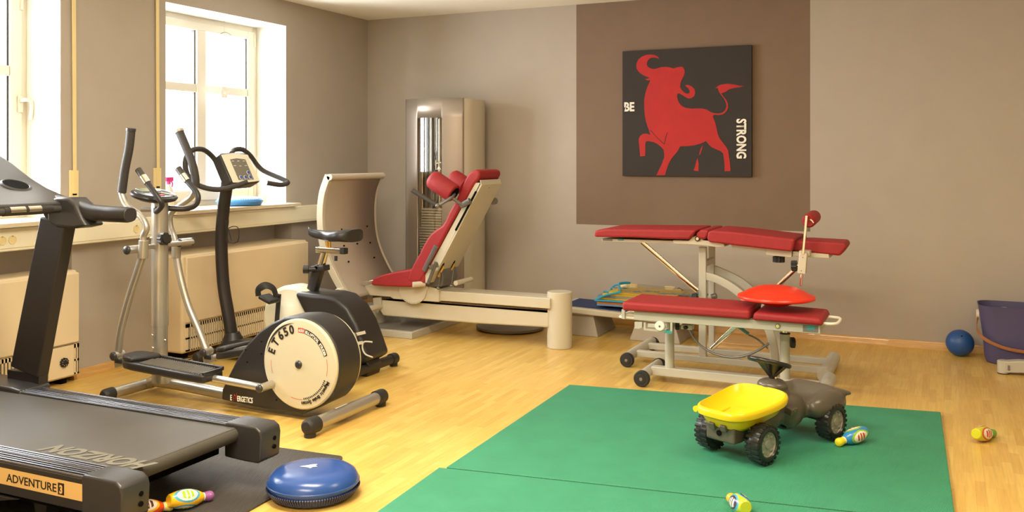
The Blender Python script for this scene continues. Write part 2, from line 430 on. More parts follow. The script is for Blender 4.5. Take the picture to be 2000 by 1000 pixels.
# windows
def window(idx, w, handle_right):
    r = thing('window_%d' % idx, None, None, (XL-DEP, (w[0]+w[1])/2, WZ[0]), kind='structure')
    x0, x1 = XL-DEP-.06, XL-DEP+.01; y0, y1 = w; z0, z1 = WZ
    bm = B(); t = .05
    box(bm, (x0, x1), (y0, y0+t), (z0, z1)); box(bm, (x0, x1), (y1-t, y1), (z0, z1)); box(bm, (x0, x1), (y0+t, y1-t), (z1-t, z1)); box(bm, (x0, x1), (y0+t, y1-t), (z0, z0+t))
    part('window_frame', bm, 'white', r, bevel=.004)
    a0, a1, b0, b1_ = y0+t*.8, y1-t*.8, z0+t*.8, z1-t*.8
    bm = B(); s = .075; X = (x0+.01, x1+.012)
    ym = (a0+a1)/2
    box(bm, X, (a0, a0+s), (b0, b1_)); box(bm, X, (a1-s, a1), (b0, b1_)); box(bm, X, (a0+s, a1-s), (b1_-s*.8, b1_)); box(bm, X, (a0+s, a1-s), (b0, b0+s))
    box(bm, X, (ym-.045, ym+.045), (b0+s, b1_-s*.8)); zm = 1.845
    X2 = (x0+.02, x1+.004)
    box(bm, X2, (a0+s, ym-.045), (zm-.03, zm+.03)); box(bm, X2, (ym+.045, a1-s), (zm-.03, zm+.03))
    if idx == 2:
        pass
    part('sash', bm, 'white', r, bevel=.004)
    bm = B()
    for yy in (a0+s, ym-.045, ym+.045, a1-s):
        for za, zb in ((b0+s, zm-.03), (zm+.03, b1_-s*.8)):
            d = .011 if yy in (a0+s, ym+.045) else -.011
            box(bm, (x0+.03, x0+.062), tuple(sorted((yy, yy+d))), (za, zb))
    part('glazing_seal', bm, 'black2', r)
    for i, (ya, yb) in enumerate(((a0+s, ym-.045), (ym+.045, a1-s))):
        for za, zb in ((b0+s, zm-.03), (zm+.03, b1_-s*.8)):
            bm = B(); box(bm, (x0+.036, x0+.042), (ya, yb), (za, zb)); part('pane', bm, 'glass', r)
    if handle_right:
        hy = 3.775; bm = B(); box(bm, (x1+.012, x1+.022), (hy-.017, hy+.017), (1.60, 1.70))
        bar(bm, (x1+.02, hy, 1.672), (x1+.055, hy, 1.672), .018, .018); tube(bm, [(x1+.055, hy-.005, 1.675), (x1+.058, hy+.03, 1.672), (x1+.058, hy+.045, 1.64), (x1+.058, hy+.035, 1.555)], .011, sm=4)
        part('window_handle', bm, 'white', r, bevel=.002)
    bm = B(); cyl(bm, (x1+.014, y1-.045, z1-.16), (x1+.014, y1-.045, z1-.06), .010, 12); cyl(bm, (x1+.014, y1-.045, z0+.06), (x1+.014, y1-.045, z0+.13), .010, 12)
    part('hinge', bm, 'white', r)
    bm = B(); prism(bm, [(XL-DEP, y0+.001, z0-.011), (XL-.001, y0+.001, z0-.011), (XL-.001, y0-.03, z0-.011), (XL+.135, y0-.03, z0-.011), (XL+.135, y1+.02, z0-.011), (XL+.0, y1+.02, z0-.011), (XL+.0, y1-.001, z0-.011), (XL-DEP, y1-.001, z0-.011)], (0, 0, .012))
    bm2 = B(); box(bm2, (XL+.001, XL+.135), (y0-.03, y1+.02), (z0-.022, z0-.011))
    part('window_sill', join([bm, bm2]), 'sill', r)
window(1, W1, True); window(2, W2, False)
# ================================================================ WALL FITTINGS
t = thing('cable_trunking', 'long cream cable duct running along the window wall below the sills', 'cable duct', (XL+.04, 3.0, .81))
bm = B(); box(bm, (XL+.001, XL+.08), (YF+.3, 6.9), (.815, .943)); part('duct_body', bm, 'trunk', t, bevel=.006)
bm = B(); box(bm, (XL+.08, XL+.084), (YF+.3, 6.9), (.832, .926)); part('duct_cover', bm, 'trunk', t, bevel=.002)
def socket_bm(c, ax, r=.021):
    bm = B(); c = Vector(c); ax = Vector(ax)
    lathe(bm, [(r+.003, 0), (r+.003, .002), (r, .002), (r-.002, -.012), (0, -.012)], c, ax, 28); return bm
for yy, in ((Xp(4, 472, XL+.084).y,), (Xp(24, 470, XL+.084).y,), (Xp(266, 447, XL+.084).y,)):
    s = part('socket', socket_bm((XL+.0855, yy, .878), (1, 0, 0)), 'yplastic', t)
    bm = B()
    for d in (-.0095, .0095): cyl(bm, (XL+.0742, yy+d, .878), (XL+.0775, yy+d, .878), .003, 10)
    box(bm, (XL+.085, XL+.0876), (yy-.004, yy+.004), (.897, .900)); part('contact_hole', bm, 'dark', s)
for k, (a, zt, lab) in enumerate(((Xp(145, 364, XL+.01), 1, 'cream roller shutter strap and winder plate beside the left window'), (Xp(308, 347, XL+.01), 1, 'cream roller shutter strap and winder plate left of the window behind the elliptical trainer'))):
    y = a.y; t = thing('shutter_strap', lab, 'shutter strap', (XL, y, 1.07), group='roller shutter straps')
    z0, z1 = (1.075, 1.255) if k == 0 else (1.10, 1.262)
    bm = B(); box(bm, (XL, XL+.012), (y-.031, y+.031), (z0, z1)); part('winder_plate', bm, 'yplastic', t, bevel=.003)
    bm = B(); box(bm, (XL+.010, XL+.0135), (y-.013, y+.016), (z0+.03, z0+.042)); part('slot', bm, 'dark', t)
    bm = B(); cyl(bm, (XL+.011, y, z0+.015), (XL+.0135, y, z0+.015), .003, 10); part('screw', bm, 'greyplast', t)
    bm = B(); prism(bm, [(XL+.016, y-.010, z0+.04), (XL+.016, y+.013, z0+.04), (XL+.016, y+.006, ZC-.001), (XL+.016, y-.022, ZC-.001)], (-.004, 0, 0)); part('strap', bm, 'yplastic', t)
def heater(w, ztop, lab, dial, x1):
    y0, y1 = w
    t = thing('storage_heater', lab, 'heater', ((XL+x1)/2, (y0+y1)/2, 0), group='storage heaters under the windows')
    x0 = XL-ND+.01
    bm = B(); box(bm, (x0, x1-.012), (y0+.02, y1-.004), (.035, ztop)); part('casing', bm, 'heater', t, bevel=.018, seg=4)
    bm = B(); box(bm, (x1-.02, x1), (y0+.05, y1-.002), (.235, ztop-.015)); part('front_panel', bm, 'heater', t, bevel=.009, seg=4)
    bm = B()
    g0, g1 = y0+.075, y1-.012
    box(bm, (x1-.014, x1-.002), (y0+.05, y1-.004), (.05, .06)); box(bm, (x1-.014, x1-.002), (y0+.05, y1-.004), (.128, .140)); box(bm, (x1-.014, x1-.002), (y0+.05, y1-.004), (.205, .228))
    n = int((g1-g0)/.021)
    box(bm, (x1-.014, x1-.002), (y0+.05, g0), (.05, .228)); box(bm, (x1-.014, x1-.002), (g1, y1-.004), (.05, .228))
    dead = (g1-.20, g1-.03) if dial else (9, 9)
    for i in range(n+1):
        y = g0+(g1-g0)*i/n
        box(bm, (x1-.014, x1-.002), (y-.006, y+.006), (.05, .228))
    if dial: box(bm, (x1-.013, x1-.001), dead, (.05, .228))
    part('grille', bm, 'heater', t)
    bm = B(); box(bm, (x1-.024, x1-.010), (y0+.055, y1-.01), (.052, .226)); part('grille_void', bm, 'dark', t)
    if dial:
        bm = B(); knob(bm, (x1-.001, g1-.10, .135), (1, 0, 0), .026, .012, 10); part('dial', bm, 'black2', t, label='dark round dial')
        bm = B()
        for q in range(7): ang = q*math.pi*2/8+.5; cyl(bm, (x1+.0105, g1-.10+.017*math.cos(ang), .135+.017*math.sin(ang)), (x1+.0125, g1-.10+.017*math.cos(ang), .135+.017*math.sin(ang)), .0018, 8)
        part('dial_mark', bm, 'whiteink', t)
    for ya in (y0+.06, y1-.10): bm = B(); box(bm, (x0+.03, x1-.04), (ya, ya+.04), (0, .04)); part('foot', bm, 'dark', t)
heater((4.585, 5.93), .685, 'beige storage heater with slotted grille behind the exercise bike', False, -4.53)
heater((2.53, 3.905), .665, 'beige storage heater with round dial behind the treadmill upright', True, -4.655)
# canvas
def canvas():
    cs = [Yp(1217, 97, YB-.03), Yp(1214.5, 341, YB-.03), Yp(1466.5, 348, YB-.03), Yp(1470, 91, YB-.03)]
    xa, xb = (cs[0].x+cs[1].x)/2, (cs[2].x+cs[3].x)/2; za, zb = (cs[1].z+cs[2].z)/2, (cs[0].z+cs[3].z)/2
    t = thing('canvas_painting', 'square dark canvas with a red bull and the words BE STRONG on the back wall', 'painting', ((xa+xb)/2, YB, za))
    bm = B(); box(bm, (xa, xb), (YB-.032, YB-.002), (za, zb)); part('canvas', bm, 'canvas', t, bevel=.003)
    Z = [(90, 93), (82, 905), (918, 925), (932, 72)]
    def mp(u, v):   # zoom pixel -> canvas uv by bilinear inverse (iterative)
        s, r = .5, .5
        for _ in range(20):
            x = (1-s)*(1-r)*Z[0][0]+(1-s)*r*Z[1][0]+s*r*Z[2][0]+s*(1-r)*Z[3][0]
            y = (1-s)*(1-r)*Z[0][1]+(1-s)*r*Z[1][1]+s*r*Z[2][1]+s*(1-r)*Z[3][1]
            s += (u-x)/840; r += (v-y)/830
        return (xa+(xb-xa)*s, zb-(zb-za)*r)
    polys = [
     [(285,118),(310,122),(330,133),(342,147),(320,141),(298,137),(276,144),(262,158),(255,178),(262,196),(280,208),(305,214),(330,208),(352,202),(385,201),(415,206),(432,213),(455,206),(478,202),(494,204),(505,220),(508,240),(500,265),(486,290),(478,312),(476,338),(488,356),(505,372),(520,379),(535,376),(538,362),(530,345),(512,330),(510,322),(530,322),(552,332),(568,350),(573,375),(566,395),(548,408),(530,410),(510,400),(488,386),(470,375),(458,378),(455,395),(460,418),(470,440),(486,458),(510,470),(545,476),(585,475),(620,477),(648,485),(668,500),(690,508),(720,512),(745,505),(762,490),(770,465),(766,440),(755,415),(740,395),(728,378),(720,360),(716,345),(700,350),(716,335),(735,325),(775,320),(815,325),(850,333),(880,338),(850,345),(820,348),(790,356),(765,372),(738,382),(750,398),(768,422),(780,450),(780,478),(768,500),(748,517),(720,521),(690,518),(682,530),(695,560),(705,600),(712,640),(722,670),(740,695),(762,725),(776,750),(782,800),(787,850),(788,885),(752,886),(752,840),(748,800),(744,770),(728,755),(700,742),(672,728),(652,708),(638,688),(600,705),(560,715),(520,719),(470,720),(458,745),(440,768),(415,795),(395,830),(380,870),(370,905),(312,906),(330,870),(350,830),(365,790),(366,765),(362,740),(345,720),(320,700),(295,688),(265,682),(246,682),(240,700),(240,740),(238,778),(205,780),(202,740),(198,700),(196,670),(205,648),(225,634),(250,632),(275,642),(262,600),(248,560),(240,520),(236,470),(236,420),(244,370),(258,330),(272,300),(280,285),(262,287),(244,278),(276,270),(255,262),(225,248),(200,228),(186,205),(186,175),(200,148),(225,130),(255,120)],
     [(618,712),(612,740),(600,775),(592,778),(598,750),(608,728)],
     [(582,796),(588,830),(587,883),(556,878),(566,850),(574,820)]]
    for i, P in enumerate(polys):
        bm = B(); pts = [Vector((mp(*p)[0], YB-.0325, mp(*p)[1])) for p in P]
        prism(bm, pts, (0, -.0012, 0))
        bm.free(); bm = B(); from mathutils.geometry import tessellate_polygon
        for tri in tessellate_polygon([pts]): bm.faces.new([bm.verts.new(pts[k]+Vector((0, -.0012, 0))) for k in tri])
        part('painted_bull' if i == 0 else 'paint_stroke', bm, 'bull', t, angle=180)
    # dark brush lines on the chest
    bm = B()
    for P in ([(275, 610), (310, 650), (345, 685), (365, 703)], [(388, 628), (378, 655), (370, 685), (365, 703)]):
        tube(bm, [Vector((mp(*p)[0], YB-.0338, mp(*p)[1])) for p in P], .0022, n=6)
    part('brush_line', bm, 'canvas', t)
    def word(s, a, b, h, X, Y, sx=1):
        x, z = mp(a, b)
        for m_, off, bd, yy in (('ink', 0, .008, -.0331), ('whiteink', 0, .0035, -.0336)):
            bb = text_bm(s, h, frame((x, YB+yy, z), X, Y), sx=sx, bold=bd)
            part('lettering' if m_ == 'whiteink' else 'letter_outline', bb, m_, t, angle=180)  # wider dark copy outlines the white letters
    word('BE', 97, 483, .096, (1, 0, 0), (0, 0, 1), .84)
    word('STRONG', 834, 548, .096, (0, 0, -1), (1, 0, 0), .78)
canvas()
# wall sockets on back wall
def plate(name, cx, cz, n, lab, grp='wall outlets above the skirting'):
    w = .071*(n-1)+.081
    t = thing(name, lab, 'socket', (cx, YB, cz), group=grp)
    bm = B(); box(bm, (cx-w/2, cx+w/2), (YB-.010, YB), (cz-.041, cz+.041)); part('frame', bm, 'yplastic', t, bevel=.004)
    for i in range(n):
        x = cx+(i-(n-1)/2)*.071
        bm = B(); box(bm, (x-.027, x+.027), (YB-.0165, YB-.008), (cz-.027, cz+.027)); f = part('insert', bm, 'trunk', t, bevel=.003)
        if name == 'wall_socket':
            bm = B(); lathe(bm, [(.0205, 0), (.019, .001), (.0, .001)], (x, YB-.0167, cz), (0, -1, 0), 28); part('socket_well', bm, 'yplastic', f)
            bm = B()
            for d in (-.0095, .0095): cyl(bm, (x+d, YB-.0176, cz), (x+d, YB-.0186, cz), .003, 10)
            box(bm, (x+.001, x+.006), (YB-.0186, YB-.0176), (cz-.019, cz-.015)); part('contact_hole', bm, 'dark', f)
        else:
            bm = B(); cyl(bm, (x, YB-.0163, cz), (x, YB-.018, cz), .007, 14); part('jack_hole', bm, 'dark', f)
    return t
a = Yp(1228, 563.5, YB); plate('wall_socket', a.x, a.z, 2, 'cream double wall socket on the back wall above the bag of foam mats')
a = Yp(1308.5, 569.5, YB); plate('aerial_outlet', a.x, a.z, 1, 'cream single outlet plate with one dark hole on the back wall')
a = Yp(1326, 571, YB); t = thing('telephone_plug', 'small cream plug with a dark cable beside the single outlet plate', 'plug', (a.x, YB, a.z))
bm = B(); box(bm, (a.x-.024, a.x+.024), (YB-.03, YB), (a.z-.027, a.z+.027)); part('plug_body', bm, 'yplastic', t, bevel=.004)
bm = B(); cyl(bm, (a.x, YB-.031, a.z-.004), (a.x, YB-.029, a.z-.004), .005, 10); part('plug_hole', bm, 'dark', t)
bm = B(); tube(bm, [(a.x-.01, YB-.015, a.z+.028), (a.x+.005, YB-.015, a.z+.036), (a.x+.03, YB-.015, a.z+.02), (a.x+.034, YB-.015, a.z-.02), (a.x+.01, YB-.015, a.z-.06), (a.x-.01, YB-.015, .02)], .003, n=8, sm=5); part('cable', bm, 'rubber', t)
# ================================================================ ELLIPTICAL TRAINER
def P3(l, y): return [Yp(a, b, y) for a, b in l]
def stabil(t, x, y0, y1, r, tubemat, capmat, cl=.07, cr=None, mid=True, zc=None):
    cr = cr or r*1.18; z = zc or (cr+.012)
    bm = B(); tube(bm, [(x, y0+cl, z), (x, y1-cl, z)], r, 24); part('stabiliser_tube', bm, tubemat, t)
    for a, b in ((y0, y0+cl), (y1, y1-cl)):
        bm = B(); s = 1 if b > a else -1
        lathe(bm, [(0, 0), (cr*.7, .004), (cr*.95, .015), (cr, .03), (cr, abs(b-a))], (x, a, z), (0, s, 0), 28)
        cyl(bm, (x, a+s*.035, z-cr-.010), (x, a+s*.035, z-cr+.012), cr*.72, 20)
        part('end_cap', bm, capmat, t)
def elliptical():
    yc = 3.89
    t = thing('elliptical_trainer', 'silver elliptical trainer with round cream flywheel cover marked ET 650', 'elliptical trainer', (-3.4, yc, 0))
    stabil(t, -2.735, 3.555, 4.235, .033, 'silver', 'rubber', .085)
    stabil(t, -4.10, 3.58, 4.20, .030, 'silver', 'rubber', .07)
    # paper label on rear tube
    bm = B()
    q = circ(.0337, 40)
    vs0 = [bm.verts.new((-2.735+a, 3.80, .051+b)) for a, b in q[10:26]]; vs1 = [bm.verts.new((-2.735+a, 3.90, .051+b)) for a, b in q[10:26]]
    for i in range(15): bm.faces.new((vs0[i], vs0[i+1], vs1[i+1], vs1[i]))
    part('paper_label', bm, 'whiteink', t)
    bm = B(); tube(bm, [(-4.08, yc, .052), (-3.98, yc, .07), (-3.40, yc, .045)], .031, 20, sm=4); part('main_beam', bm, 'silver', t)
    bm = B(); tube(bm, [(-4.003, yc, .07), (-4.003, yc, .40)], .043, 28); part('lower_post', bm, 'silver', t)
    bm = B(); lathe(bm, [(.070, 0), (.066, .03), (.050, .09), (.044, .12)], (-3.965, yc, .075), (.0, 0, 1), 28); part('post_flare', bm, 'silver', t)
    bm = B(); tube(bm, [(-4.003, yc, .385), (-4.003, yc, 1.075)], .046, 28); part('upper_post', bm, 'silver', t)
    for a, b in ((297, 655), (298, 680), (322, 665), (295, 465)):
        c = Yp(a, b, 3.846); bm = B(); ball(bm, (c.x, c.y, c.z), .0085, sy=.6, n=12); part('bolt_head', bm, 'chrome', t)
    bm = B(); c = Yp(322, 466, 3.87); knob(bm, (-3.955, 3.862, c.z), (1, -.25, 0), .034, .035, 10); cyl(bm, (-3.925, 3.855, c.z), (-3.912, 3.852, c.z), .022, 20); part('tension_knob', bm, 'black', t)
    # housing
    cx, cz, R = -2.949, .287, .236
    pts = [(cx+R*math.cos(math.radians(a)), cz+R*math.sin(math.radians(a))) for a in range(-52, 100, 4)]
    pts += [(-3.06, .513), (-3.14, .478), (-3.22, .428), (-3.30, .355), (-3.37, .27), (-3.425, .18), (-3.47, .10), (-3.475, .045), (-3.2, .03), (-2.95, .028)]
    bm = B(); pxz(bm, pts, 3.80, 3.985); h = part('housing', bm, 'black', t, bevel=.012, seg=4)
    for yy, s in ((3.80, -1), (3.985, 1)):
        bm = B(); lathe(bm, [(.2285, -.006), (.2285, .010), (.222, .017), (.19, .0205), (.03, .0215), (0, .0215)], (cx, yy, cz), (0, s, 0), 72); d = part('flywheel_disc', bm, 'disc', t)
        bm = B(); lathe(bm, [(.021, 0), (.021, .006), (.014, .013), (0, .014)], (cx, yy+s*.019, cz), (0, s, 0), 24); part('hub_cap', bm, 'cap', d)
        if s < 0:
            y = yy-.0222
            part('lettering', arc_text('ET', .060, (cx, cz), .158, 171, 137, y, sx=.85, bold=.0022), 'ink', d, angle=180)
            part('lettering', arc_text('650', .060, (cx, cz), .158, 136, 98, y, sx=.95, bold=.0022), 'ink', d, angle=180)
            def arcband(r0, r1, a0, a1, m_, nm, yo=0, taper=False):
                bm = B(); n = 24
                for i in range(n):
                    def pt(r, f):
                        a = math.radians(a0+(a1-a0)*f); return (cx+r*math.cos(a), y+yo, cz+r*math.sin(a))
                    f0, f1 = i/n, (i+1)/n; w0 = math.sin(math.pi*f0) if taper else 1; w1 = math.sin(math.pi*f1) if taper else 1
                    rm = (r0+r1)/2; hh = (r1-r0)/2
                    bm.faces.new([bm.verts.new(p) for p in (pt(rm-hh*w0, f0), pt(rm+hh*w0, f0), pt(rm+hh*w1, f1), pt(rm-hh*w1, f1))])
                part(nm, bm, m_, d)
            arcband(.204, .214, 168, 96, 'ink', 'printed_arc', taper=True)
            arcband(.163, .186, 91, 78, 'redink', 'red_band'); arcband(.163, .186, 77, 19, 'ink', 'black_band')
            part('lettering', arc_text('650', .019, (cx, cz), .167, 90, 79, y-.0006, sx=1, bold=.0006), 'whiteink', d, angle=180)
            part('lettering', arc_text('ELLIPTICAL STRIDER', .019, (cx, cz), .167, 76, 20, y-.0006, sx=.95, bold=.0006), 'whiteink', d, angle=180)
            arcband(.1735, .1755, 178, 200, 'redink', 'thin_arc'); arcband(.1755, .1775, 14, -14, 'redink', 'thin_arc'); arcband(.1745, .1765, -82, -106, 'redink', 'thin_arc')
            bm = B()
            for k in range(17):
                a = math.radians(-22-k*3.5); a2 = a-math.radians(2.0)
                bm.faces.new([bm.verts.new((cx+r*math.cos(q), y, cz+r*math.sin(q))) for r, q in ((.168, a), (.177, a), (.177, a2), (.168, a2))])
            part('dash_marks', bm, 'ink', d)
            part('lettering', arc_text('Magnetic Brake System', .026, (cx, cz), .186, -22, -84, y, sx=.9, bold=.0007), 'ink', d, angle=180)
    # brand on the housing flank
    o = Yp(449, 772, 3.797); e = Yp(502, 774, 3.797); w = (e-o).length
    part('lettering', text_bm('E', .040, frame((o.x, 3.7985, .052), (1, 0, 0), (0, 0, 1)), sx=.62, bold=.0008), 'whiteink', h, angle=180)
    bm = B(); prism(bm, [(o.x+.022, 3.7988, .048), (o.x+.030, 3.7988, .088), (o.x+.040, 3.7988, .066), (o.x+.046, 3.7988, .098), (o.x+.043, 3.7988, .058), (o.x+.034, 3.7988, .078)], (0, -.001, 0)); part('lightning_letter', bm, 'redink', h)
    part('lettering', text_bm('ERGETICS', .040, frame((o.x+.047, 3.7985, .052), (1, 0, 0), (0, 0, 1)), sx=.60, bold=.0008), 'whiteink', h, angle=180)
    bm = B()
    for a, b in ((480, 683), (483, 707), (511, 667), (511, 691), (459, 775), (540, 781), (608, 795)):
        c = Yp(a, b, 3.80); cyl(bm, (c.x, 3.797, c.z), (c.x, 3.801, c.z), .0035, 10)
    part('screw_holes', bm, 'dark', h)
    for side, y, yd in ((0, 3.70, 3.775), (1, 4.10, 4.01)):
        s = 1 if side else -1
        if side == 0:
            k = Yp(512, 757, y); kd = Vector((k.x, yd, k.z)); j = Yp(245, 706, y); j0 = Yp(231, 695, y)
        else:
            k = Vector((2*cx+3.115, y, 2*cz-.175)); k.z = Yp(686, 658, 4.10).z; k.x = Yp(686, 658, 4.10).x; kd = Vector((k.x, yd, k.z)); j = Yp(420, 698, y); j0 = Yp(404, 688, y)
        bm = B(); cyl(bm, kd, k+Vector((0, s*.02, 0)), .021, 20, .003); part('crank_pin', bm, 'silver', t)
        bm = B(); ball(bm, k+Vector((0, s*.022, 0)), .021, sy=.7, n=20); part('pin_cap', bm, 'cap', t)
        ang = (k-j); 
        bm = B(); tube(bm, [k, j], .019, 20); part('pedal_arm', bm, 'silver', t)
        # joint at foot of lever
        bm = B(); cyl(bm, j0+Vector((0, -.032, .004)), j0+Vector((0, .032, .004)), .024, 20, .002)
        bar(bm, j0+Vector((0, 0, -.0)), j0+Vector((.012, 0, -.06)), .045, .035); bar(bm, j0+Vector((.006, 0, -.045)), j+Vector((.01, 0, 0)), .038, .038)
        part('pivot_joint', bm, 'silver', t, bevel=.003)
        bm = B(); ball(bm, j0+Vector((0, -.034, .004)), .025, sy=.55, n=20); ball(bm, j0+Vector((0, .034, .004)), .02, sy=.4, n=16); part('pivot_cap', bm, 'cap', t)
        bm = B(); box(bm, (j0.x-.0, j0.x+.05), (y-.026, y+.026), (j0.z-.035, j0.z-.012)); part('bumper', bm, 'rubber', t, bevel=.004)
        # foot pedal
        u = (k-j).normalized(); c0 = j+u*.035
        yo, yi = (3.605, 3.775) if side == 0 else (4.025, 4.20)
        L = .60
        def X(a, b, zz): 
            q = c0+u*a; return Vector((q.x, b, q.z+zz))
        out = [(0, .25), (.0, .75), (.03, .93), (.09, 1), (.55, 1), (.60, .93), (.60, .12), (.57, .03), (.48, 0), (.10, 0), (.04, .06)]
        bm = B(); prism(bm, [X(a, yo+(yi-yo)*b, -.012) for a, b in out], (0, 0, .045)); p = part('foot_pedal', bm, 'black', t, bevel=.012, seg=4)
        bm = B()
        prism(bm, [X(a, yo+(yi-yo)*b, .03) for a, b in ((.0, .25), (.0, .75), (.03, .93), (.09, 1), (.14, 1), (.17, .9), (.11, .1), (.10, 0), (.04, .06))], (0, 0, .028)); part('toe_stop', bm, 'black', p, bevel=.012, seg=4)
        bm = B(); bar(bm, X(.10, yi-.008, .038), X(.595, yi-.008, .038), .016, .02); bar(bm, X(.59, yi-.01, .036), X(.59, yo+.02, .036), .016, .016); part('pedal_rim', bm, 'black', p, bevel=.003)
        bm = B()
        for i in range(27):
            a = .165+i*.0155; bar(bm, X(a, yo+.012, .0355), X(a-.02, yi-.02, .0355), .004, .006)
        part('pedal_ribs', bm, 'greyplast', p)
        # levers
        if side == 0:
            low = [(231, 692), (236, 645), (252, 582), (268, 532), (279, 497)]; up = [(281, 482), (280, 462), (286, 445), (276, 424), (249, 403), (239, 382), (238, 372)]; gr = [(238, 376), (244, 331), (252, 290), (256, 253)]
        else:
            low = [(404, 686), (388, 645), (366, 592), (352, 540), (344, 497)]; up = [(344, 482), (340, 462), (333, 443), (333, 418), (350, 402), (375, 383), (382, 362)]; gr = [(382, 366), (381, 345), (373, 312), (350, 256)]
        bm = B(); tube(bm, P3(low, y), .0205, 20, sm=5); part('lower_lever', bm, 'silver', t)
        bm = B(); tube(bm, P3(up, y), .0175, 20, sm=6); part('upper_lever', bm, 'silver', t)
        bm = B(); tube(bm, P3(gr, y), .0235, 20, sm=5); part('foam_grip', bm, 'foam', t)
        g = P3(gr, y); bm = B(); v = (g[-1]-g[-2]).normalized(); cyl(bm, g[-1]-v*.01, g[-1]+v*.008, .0265, 20, .002); part('grip_ring', bm, 'silver' if side else 'cap', t)
        pv = Yp(262, 487, 3.70) if side == 0 else Yp(362, 473, 4.10)
        bm = B(); cyl(bm, (pv.x, y-.045, pv.z), (pv.x, y+.045, pv.z), .0225, 20, .002)
        bar(bm, P3([low[-1]], y)[0]-Vector((0, 0, .02)), P3([up[0]], y)[0]+Vector((0, 0, .035)), .05, .05, r=.4); part('lever_hub', bm, 'silver', t, bevel=.002)
        bm = B(); ball(bm, (pv.x, y-.05, pv.z), .025, sy=.6, n=20); ball(bm, (pv.x, y+.05, pv.z), .024, sy=.5, n=20); part('hub_end_cap', bm, 'cap', t)
    bm = B(); cyl(bm, (-4.0, 3.66, .835), (-4.0, 4.14, .835), .014, 16); part('axle', bm, 'silver', t)
    # fixed handlebar
    na = [Yp(270, 331, 3.74), Yp(289, 359, 3.74), Yp(306, 382, 3.745), Yp(316, 400, 3.76), Yp(306, 413, 3.80), (-4.00, 3.86, 1.045)]
    fa = [Yp(348, 329, 4.03), Yp(367, 355, 4.03), Yp(386, 380, 4.03), Yp(382, 400, 4.02), Yp(360, 408, 3.99), (-4.00, 3.92, 1.045)]
    for l in (na, fa):
        bm = B(); tube(bm, l, .0155, 18, sm=6); part('fixed_handle', bm, 'black', t)
        bm = B(); tube(bm, [l[0], Vector(l[0])*.52+Vector(l[1])*.48], .0185, 18); part('grip_sleeve', bm, 'grip', t)
        bm = B(); a, b = Vector(l[0]), Vector(l[1]); tube(bm, [a*.52+b*.48, a*.05+b*.95], .0195, 18); part('pulse_sensor', bm, 'chrome', t)
    bm = B(); tube(bm, [Yp(276, 409, 3.85), Yp(300, 409, 3.88)], .0145, 16); part('spare_stub', bm, 'silver', t)
    # console
    c = Vector((-4.03, 3.875, 1.118)); q = Matrix.Rotation(math.radians(14), 3, 'Y') 
    bm = B(); lathe(bm, [(0, -.03), (.09, -.028), (.135, -.012), (.142, 0), (.137, .008), (.12, .014), (0, .018)], (0, 0, 0), (0, 0, 1), 48, sx=.80, sy=1.0)
    for v in bm.verts: v.co = q @ v.co + c
    k = part('console', bm, 'black', t)
    bm = B(); box(bm, (-.085, -.015), (-.065, .065), (.012, .0215)); 
    for v in bm.verts: v.co = q @ v.co + c
    part('display', bm, 'lcd', k, bevel=.003)
    bm = B(); lathe(bm, [(0, .0), (.125, .0), (.120, .017), (.098, .0185), (.094, .016), (0, .016)], (0, 0, 0), (0, 0, 1), 48, sx=.79, sy=1.0)
    for v in bm.verts: v.co = q @ v.co + c
    part('console_face', bm, 'cap', k)
    bm = B(); tube(bm, [(.085, -.075, .018), (.045, -.05, .020), (.02, 0, .021), (.045, .05, .020), (.085, .075, .018)], .004, 8, sm=4)
    for v in bm.verts: v.co = q @ v.co + c
    part('console_trim', bm, 'silver', k)
    bm = B(); lathe(bm, [(.012, .012), (.012, .021), (0, .022)], (.065, -.01, 0), (0, 0, 1), 20, sy=1.6)
    for v in bm.verts: v.co = q @ v.co + c
    part('button', bm, 'redink', k)
elliptical()
